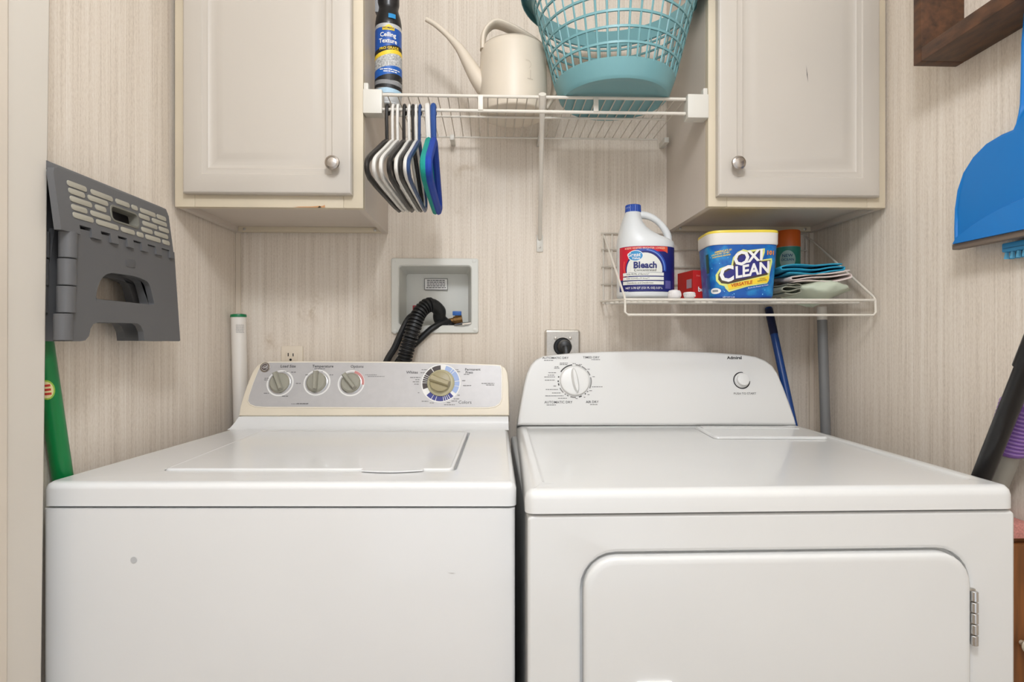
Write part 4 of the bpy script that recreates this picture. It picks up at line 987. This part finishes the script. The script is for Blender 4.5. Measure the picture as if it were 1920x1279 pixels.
# pale green plastic bag, sagging a little through the wires
bg = MB(); loops = []; rr = random.Random(12)
nU, nV = 36, 14
for j in range(nV + 1):
    t = -math.pi / 2 + math.pi * j / nV; l = []
    for i in range(nU):
        a = 2 * math.pi * i / nU
        crum = 1 + .05 * math.sin(5 * a + 3 * t) + .035 * math.sin(11 * a - 4 * t) + .03 * math.sin(17 * a + 7 * t)
        x = .775 + .0835 * max(.02, math.cos(t)) ** .6 * math.cos(a) * crum * .96; y = -.19 + .080 * max(.02, math.cos(t)) ** .6 * math.sin(a) * crum
        sag = -.022 * math.exp(-((x - .775) / .045) ** 2 - ((y + .19) / .05) ** 2) if t < 0 else 0
        l.append((x, y, zc + .019 + .0165 * math.sin(t) * (1 + .3 * math.sin(3 * a)) * (1.0) + sag))
    loops.append(l)
bag = bg.loft(loops).build('plastic_bag', mat('bag_pale_green', (196, 204, 184), .35, bump=.25, bscale=90, sub=.1), None, smooth=70, org=(.775, -.19, zc))
tag(bag, 'pale green crumpled plastic bag under the cloth pile, sagging through the wire rack', 'bag')
fold_cloth('folded_cloth', mat('cloth_white_pink', (222, 208, 202), .85, bump=.25, bscale=600), 'folded white cloth with pinkish stitching in the middle of the pile', .690, .838, -.262, -.12, zc + .030, 3, .0062, 21, .010)
fold_cloth('folded_cloth', mat('cloth_turquoise', (48, 160, 192), .85, bump=.3, bscale=500), 'turquoise folded microfibre cloth on top of the pile beside the tub', .672, .824, -.262, -.11, zc + .050, 3, .0068, 33, .006)
fold_cloth('folded_cloth', mat('cloth_grey_rag', (150, 150, 134), .85, bump=.3, bscale=500), 'crumpled grey-green rag tucked in beside the tub under the turquoise cloth', .674, .715, -.250, -.13, zc + .004, 4, .0060, 45, .0)

# ------------------------------------------------------------------ folding step stool on the left wall
def holed(b, outer, holes, mp, h0, h1):
    bm = bmesh.new(); rings = []
    for poly in [outer] + holes:
        vs_ = [bm.verts.new((u, v, 0)) for u, v in poly]; rings.append(len(poly))
        for i in range(len(vs_)): bm.edges.new((vs_[i], vs_[(i + 1) % len(vs_)]))
    bmesh.ops.triangle_fill(bm, use_beauty=True, use_dissolve=False, edges=bm.edges[:])
    bm.verts.index_update(); V = [v.co.copy() for v in bm.verts]; F = [[v.index for v in f.verts] for f in bm.faces]; n = len(V); bm.free()
    hh = (lambda u, v, h: mp(u, v, h))
    vs_ = [hh(p.x, p.y, h1) for p in V] + [hh(p.x, p.y, h0) for p in V]
    fs = [tuple(f) for f in F] + [tuple(i + n for i in reversed(f)) for f in F]
    o = 0
    for r_ in rings:
        for i in range(r_): a, c_ = o + i, o + (i + 1) % r_; fs.append((a, c_, c_ + n, a + n))
        o += r_
    return b.add(vs_, fs)
stool = thing('folding_step_stool', (-.645, -.55, 1.124), 'grey plastic folding step stool hung folded flat on the left wall', 'step stool')
sm_ = plane_map((-.620, 0, 0), (0, 1, 0), (0, 0, 1))
sp_ = plane_map((-.618, 0, 0), (0, 1, 0), (0, 0, 1))
S = lambda *pts: [sm_.inv(*p) for p in pts]
ZB = 1.1235
legw = round_poly(S((180, 561), (179, 545), (192, 519), (206, 511), (262, 519), (280, 530), (290, 572)), [.006, .02, .012, .012, .03, .012, .006], 4)
leg_out = S((146, 428), (327, 473), (330, 520), (338, 638.5)) + S((336, 640), (271, 639), (269, 622), (264, 611), (258, 606.5), (184, 604), (175, 608), (170, 616), (167, 630), (160, 638.5), (150, 640), (121, 640), (124, 600))
b = holed(MB(), leg_out, [legw], sm_, -.010, .0); b.build('leg_panel', STOOL_GREY, stool, smooth=0)
shift = lambda poly, du, dv: [(u + du, v + dv) for u, v in poly]
sh_w = [(u, v) for u, v in legw]
b = holed(MB(), leg_out, [offset(legw, .004)], sm_, -.048, -.034); b.build('leg_panel', STOOL_GREY, stool, smooth=25)
# inner ribs joining the two halves of the fold seen through the openings
cgu = sum(u for u, v in legw) / len(legw)
rib_u = [(u, v) for u, v in legw if u > cgu + .03]
b = MB(); b.loft([[sm_(u - .004, v, h) for u, v in rib_u] + [sm_(u + .001, v, h) for u, v in reversed(rib_u)] for h in (-.024, -.010)]); b.build('inner_rib', STOOL_GREY, stool, smooth=30)
# top step: two halves meeting at a ridge
zt_, zb_ = 1.3765, 1.288
yN, yF = sp_.inv(112, 330)[0], sp_.inv(325, 440)[0]
def tilt_map(x_top, x_bot):
    def f(u, v, h=0.0):
        t = (zt_ - v) / (zt_ - zb_); return Vector((x_top + (x_bot - x_top) * t + h, u, v))
    return f
tmf = tilt_map(-.628, -.6165); tmb = tilt_map(-.660, -.668)
bu_ = [sp_.inv(px, 460)[0] for px in (149, 169, 171, 187, 189, 205, 207, 219, 221, 236, 238, 248, 250, 263, 265, 275, 277, 290, 292, 301, 303, 316, 318)]
bottom = [(yN, zb_ - .004)]; up = False
zlo, zhi = zb_ - .004, zb_ + .0105
for k, u in enumerate(bu_):
    if k % 2 == 0: bottom += [(u, zlo if (k // 2) % 2 == 0 else zhi), (u, zhi if (k // 2) % 2 == 0 else zlo)]
bottom += [(yF, bottom[-1][1])]
hole = round_poly([sp_.inv(*p) for p in ((212, 421), (265, 421), (265, 386), (212, 386))], [.008] * 4, 4)
hz_ = [(sp_.inv(214, 0)[0], 0), (sp_.inv(263, 0)[0], 0)]
hz0_, hz1_ = sp_.inv(214, 411)[1], sp_.inv(214, 386)[1]
hole = rrect(hz_[0][0], hz_[1][0], hz0_, hz1_, .007, 4)
topo = bottom + [(yF, zt_ - .010), (yF - .004, zt_ - .003), (yF - .010, zt_), (yN + .01, zt_), (yN + .003, zt_ - .003), (yN, zt_ - .01)]
tp = MB(); holed(tp, topo, [hole], tmf, -.010, 0); tpo = tp.build('top_step', STOOL_GREY, stool, smooth=25)
tb = MB(); tb_o = [(yN + .006, zb_ + .0), (yF, zb_), (yF, zt_ + .002), (yN + .012, zt_ + .004), (yN + .002, zt_ - .006)]
MB().plate(round_poly(tb_o, [.004, .004, .008, .008, .010], 4), tmb, -.006, .006, .002).build('top_step', STOOL_GREY, stool, smooth=40)
rg = [(-.6720, zt_ - .012), (-.6700, zt_ + .004), (-.660, zt_ + .010), (-.645, zt_ + .010), (-.632, zt_ + .004), (-.628, zt_ - .006), (-.640, zt_ - .004), (-.655, zt_ - .002), (-.662, zt_ - .012)]
MB().loft([[(x, y, z) for x, z in rg] for y in (yN + .004, yF)]).build('ridge_hinge', STOOL_GREY, stool, smooth=40)
# grip strips and handle collar on the outward half
rows = [[(370, 615), (665, 940), (975, 1150), (1175, 1250), (1280, 1475), (1490, 1605)], [(375, 580), (615, 870), (1255, 1390), (1420, 1605)], [(380, 655), (695, 835), (1290, 1475), (1495, 1620)], [(385, 585), (625, 880), (1265, 1405), (1430, 1600)], [(390, 650), (685, 965), (995, 1170), (1195, 1280), (1305, 1495), (1520, 1610)]]
rowp = [(370, 345), (375, 440), (380, 540), (385, 645), (390, 745)]
for row, (cx0, cy0) in zip(rows, rowp):
    zr = sp_.inv(80 + cx0 * .1485 + 4, 290 + cy0 * .1485)[1] - .002
    for a, c_ in row:
        ua = sp_.inv(80 + a * .1485, 400)[0]; uc = sp_.inv(80 + c_ * .1485, 400)[0]
        MB().plate(rrect(ua, uc, zr - .0043, zr + .0043, .0040, 4), tmf, -.001, .0012, .0005).build('grip_strip', STOOL_GRIP, tpo, smooth=30)
ring_o, ring_i = offset(hole, -.0035), hole
MB().loft([[tmf(u, v, .0004) for u, v in ring_o], [tmf(u, v, .0014) for u, v in offset(ring_o, .001)], [tmf(u, v, .0014) for u, v in ring_i], [tmf(u, v, -.0135) for u, v in offset(hole, .003)]], False, False).build('handle_collar', mat('collar_olive_grey', (112, 110, 100), .55), tpo, smooth=30)
# side hinges: two columns of barrels at the near end
yb = sm_.inv(128, 560)[0]
for x_, dy in ((-.6245, 0), (-.662, -.004)):
    for k in range(4):
        z0, z1 = 1.1245 + k * .0405, 1.1245 + (k + 1) * .0405 - .0012; y_ = yb + dy - (.004 if k == 0 else 0) + .006 * k / 3
        MB().lathe([(.0105, z0), (.0118, z0 + .001), (.0118, z1 - .001), (.0105, z1)], (x_, y_, 0), 18).build('hinge_barrel', STOOL_GREY, stool)
eu, ev = sm_.inv(245, 494)
MB().plate(rrect(eu - .013, eu + .013, ev - .007, ev + .007, .003, 3), sm_, -.001, .0006, .0003).build('moulded_emblem', mat('stool_emblem', (88, 88, 89), .5), stool, smooth=30)

# ------------------------------------------------------------------ poles in the left gap and corner
ga, gb = atX(70, 575, -.680), atX(117, 891, -.6785)
d_ = (ga - gb).normalized(); g_top = gb + d_ * .62; g_bot = gb - d_ * (gb.z / d_.z)
mop = thing('broom', g_bot, 'green broom pole with a small oval sticker leaning between the washer and the door jamb', 'broom pole')
GR = mat('pole_green', (0, 118, 58), .28)
MB().tube([g_bot, g_top], .0143, 20).build('pole', GR, mop)
MB().tube([g_top - d_ * .004, g_top + d_ * .02], [.0148, .012], 20).build('end_cap', mat('pole_end_dark', (10, 70, 40), .4), mop)
Mx = d_.to_track_quat('Z', 'Y').to_matrix()
def gm(u, v, h=0.0):
    c_ = atX(91, 727, -.68); base = gb + d_ * ((c_.z - gb.z) / d_.z)
    r_ = .0146 + h; a = u / .0143 - .75
    side = Vector((1, 0, 0)) - d_ * d_.x; side.normalize(); fr = d_.cross(side) * -1
    if fr.y > 0: fr = -fr
    return base + d_ * v + fr * (r_ * math.cos(a)) + side * (r_ * math.sin(a))
decal('sticker', mat('sticker_lime', (150, 190, 70), .45), mop, gm, [s_ell(.016, 0, .0105, .0155, 20, 2)], .0004); decal('sticker_face', mat('sticker_cream', (230, 214, 160), .45), mop, gm, [s_ell(.016, 0, .0085, .0130, 20, 2)], .0007)
for k in range(3): decal('sticker_print', mat('sticker_red', (190, 50, 40), .5), mop, gm, [s_rect(.010, .0215, .005 - k * .0065, .0085 - k * .0065, 4, 1)], .0010)

fa, fb_ = atY(447, 592, -.046), atY(452, 790, -.046); fd = (fa - fb_).normalized(); f0 = fb_ - fd * (fb_.z / fd.z)
ft = thing('fluorescent_tube', f0, 'white fluorescent tube with a green end standing in the left back corner', 'light tube')
MB().tube([f0, fa - fd * .004], .0186, 24).build('glass_tube', mat('tube_white', (228, 222, 214), .22, coat=.3), ft)
MB().tube([fa - fd * .004, fa - fd * .001, fa + fd * .003, fa + fd * .0045], [.0198, .0200, .0190, .012], 24).build('end_cap', mat('tube_green', (16, 120, 72), .35), ft)
rnd = random.Random(31); sh = []
fmx = lambda u, v, h: (lambda c_: Vector((c_.x + (.0186 + h) * math.sin(u / .0186), c_.y - (.0186 + h) * math.cos(u / .0186), c_.z)))(f0 + fd * (v / fd.z))
for k in range(8):
    sh += [(a_, f_) for a_, f_ in s_dashes(.011, fa.z - .024 - k * .0028, .020, .0012, rnd)]
decal('fine_print', mat('tube_print', (168, 164, 160), .5), ft, fmx, sh, .0005)['kind'] = 'stuff'

# ------------------------------------------------------------------ poles behind and beside the dryer
bl_a, bl_b = atY(1441, 578, -.014), atY(1476, 742, -.088); bd = (bl_a - bl_b).normalized(); b0 = bl_b - bd * (bl_b.z / bd.z)
bp_ = thing('broom', b0, 'dark blue broom handle leaning on the wall behind the dryer console', 'broom pole')
MB().tube([b0, bl_a], .0098, 16).build('pole', mat('pole_blue', (22, 66, 134), .3), bp_)
MB().tube([bl_a - bd * .075, bl_a - bd * .004, bl_a + bd * .002], [.0104, .0106, .008], 16).build('grip', mat('grip_navy', (14, 24, 62), .4), bp_)
ka, kb = atX(1541.5, 600, .846), atX(1548, 806, .846); kd = (ka - kb).normalized(); k0 = kb - kd * (kb.z / kd.z)
gp_ = thing('mop_pole', k0, 'straight grey pole with a white upper end beside the dryer in the right corner', 'mop pole')
MB().tube([k0, ka], .0118, 18).build('pole', mat('pole_grey', (118, 118, 118), .4), gp_)
MB().tube([ka, ka + kd * .001, ka + kd * (1.211 - ka.z) / kd.z], [.0118, .0122, .0120], 18).build('upper_end', mat('pole_white', (212, 206, 196), .4), gp_)
va, vb_ = atX(1843, 889, .800), atX(1925, 685, .800); vd = (vb_ - va).normalized(); v0 = va - vd * (va.z / vd.z)
vac = thing('stick_vacuum', v0, 'black wand with a ribbed purple cup leaning in the gap right of the dryer', 'vacuum')
MB().tube([v0, vb_ + vd * .25], .0138, 20).build('wand', mat('wand_black', (20, 20, 22), .28), vac)
MB().tube([vb_ - vd * .004, vb_ + vd * .05], .0165, 20).build('collar', BLACK_PLASTIC, vac)
pc = atX(1900, 812, .850); PUR = mat('cup_purple', (122, 84, 158), .4)
cup0, cup1 = pc - vd * .034, pc + vd * .060
MB().tube([cup0, cup0 + vd * .004, cup1], [.024, .0275, .030], 24).build('filter_cup', PUR, vac)
for k in range(12):
    c_ = cup0 + vd * (.008 + k * .0068)
    MB().tube([c_, c_ + vd * .0026], .0290 + .0003 * k, 24).build('rib', mat('cup_purple_pale', (150, 116, 178), .45), vac)
MB().tube([pc - vd * .30, pc - vd * .05, cup0], [.022, .022, .020], 20).build('clear_bin', mat('bin_smoky', (150, 146, 136), .25), vac)

# ------------------------------------------------------------------ narrow wooden cabinet and pink cloth past the dryer's right edge
nc = thing('narrow_cabinet', (.86, -.64, 0), 'sliver of brown wooden cabinet with a pale knob past the dryer\'s right edge', 'cabinet')
WOODB = mat('brown_wood', (124, 76, 36), .5, var=.18, vscale=8, stretch=(12, 12, 1))
MB().box(.836, .884, -.640, -.595, 0, .800, .002).build('carcass', WOODB, nc)
ndo = MB().box(.8375, .883, -.6525, -.6405, .02, .792, .002).build('door', WOODB, nc)
kp = atY(1917, 1206, -.655)
MB().lathe([(.004, 0), (.004, .006), (.009, .009), (.011, .013), (.008, .017), (0, .018)], (kp.x, -.6525, kp.z), 18, 'y').build('knob', mat('knob_ivory', (206, 192, 168), .4), ndo)
pk = MB().box(.837, .883, -.654, -.597, .8005, .827, .004).build('folded_pink_cloth', mat('cloth_pink', (196, 132, 122), .85, var=.1, vscale=300), org=(.86, -.64, .8005)); tag(pk, 'dusty pink folded cloth on the brown cabinet past the dryer\'s right edge', 'cloth')

# ------------------------------------------------------------------ wooden wall shelf at the upper right
WOODD = mat('walnut_stain', (78, 50, 31), .5, var=.28, vscale=5, stretch=(14, 5, 14), bump=.15, bscale=60)
sw = thing('wooden_wall_shelf', (.84, -.7, 1.645), 'dark walnut open-frame shelf on the right wall above the blue dustpan', 'shelf')
wx0, wx1 = .802, .8855; ye = atX(1727, 60, wx0).y
MB().box(wx0, wx1, ye, ye + .020, 1.646, 1.96, .0015).build('end_board', WOODD, sw)
zb2 = atX(1732, 112, wx0).z
MB().box(wx0, wx1, -1.10, ye - .0005, 1.646, 1.672, .0015).build('bottom_board', WOODD, sw)
MB().box(wx0, wx1, -1.12, -1.1005, 1.646, 1.96, .0015).build('end_board', WOODD, sw)
MB().box(wx0, wx1, -1.12, ye + .020, 1.9605, 1.98, .0015).build('top_board', WOODD, sw)

# ------------------------------------------------------------------ blue dustpan and brush on the right wall
DB = mat('dustpan_blue', (8, 116, 192), .38)
dpn = thing('dustpan', (.87, -.66, 1.297), 'bright blue plastic dustpan hanging on the right wall', 'dustpan')
dmp = plane_map((.8500, 0, 0), (0, -1, 0), (0, 0, 1))
half = [dmp.inv(*p) for p in ((1791.5, 463), (1791, 430), (1792, 392), (1797, 357), (1808, 324), (1827, 294), (1851, 269.5), (1880, 252), (1902, 243))]
uc = half[0][0] + .153
hand = [dmp.inv(*p) for p in ((1907, 232), (1911, 215), (1914, 196), (1915.5, 150))]
hand += [(hand[-1][0] + .001, 1.60), (uc - .013, 1.66), (uc - .006, 1.675)]
lft = half + hand; outl = lft + [(2 * uc - u, v) for u, v in reversed(lft)]
body = MB()
zlow = half[0][1]
def dome(u, v, h):
    t = 0 if v > 1.48 else .012 * max(0, 1 - ((u - uc) / .155) ** 2) * max(0, 1 - ((v - 1.36) / .14) ** 2)
    return dmp(u, v, h + t)
loops = [[dmp(u, v, -.030) for u, v in outl], [dmp(u, v, .001) for u, v in outl], [dmp(u, v, .003) for u, v in offset(outl, .0015)], [dmp(u, v, .003) for u, v in offset(outl, .004)], [dome(u, v, -.001) for u, v in offset(outl, .006)]]
body.loft(loops); body.build('pan', DB, dpn, smooth=50)
# raised ramp along the mouth
cr = [(half[0][0] + .006 + (2 * uc - 2 * half[0][0] - .012) * k / 24, 0) for k in range(25)]
crv = [(u, zlow + .016 + .040 * (1 - abs((u - uc) / .150) ** 1.8)) for u, _ in cr]
MB().loft([[dmp(u, zlow + .004, 0) for u, _ in crv] + [dmp(u, v, 0) for u, v in reversed(crv)], [dmp(u, zlow + .004, .011) for u, _ in crv] + [dmp(u, v - .002, .0045) for u, v in reversed(crv)]]).build('ramp', DB, dpn, smooth=30)
MB().box(.8430, .8580, -(2 * uc - half[0][0]), -half[0][0], zlow - .006, zlow + .0045, .002).build('lip', mat('lip_grey_rubber', (120, 106, 94), .6), dpn)
hb = thing('hand_brush', (.868, -.70, 1.265), 'light blue brush peeking out below the dustpan mouth', 'brush')
y0 = atX(1886, 455, .874).y
MB().box(.8660, .8840, y0 - .16, y0, 1.2735, 1.2895, .003).build('block', mat('brush_light_blue', (60, 152, 208), .45), hb)
base = None
for k in range(14):
    for j in range(2):
        if base is None:
            base = MB().tube([(.8705, y0 - .006, 1.2735), (.8705, y0 - .005, 1.2625)], [.0030, .0040], 6).build('bristle_tuft', mat('bristle_blue', (96, 176, 216), .7), hb)
        else:
            o = base.copy(); COL.objects.link(o); o.location = (.009 * j, -.0112 * k, 0)
MB().box(.8652, .8659, y0 - .15, y0 - .004, 1.279, 1.2805).build('ridge', mat('brush_ridge', (36, 110, 160), .5), hb)
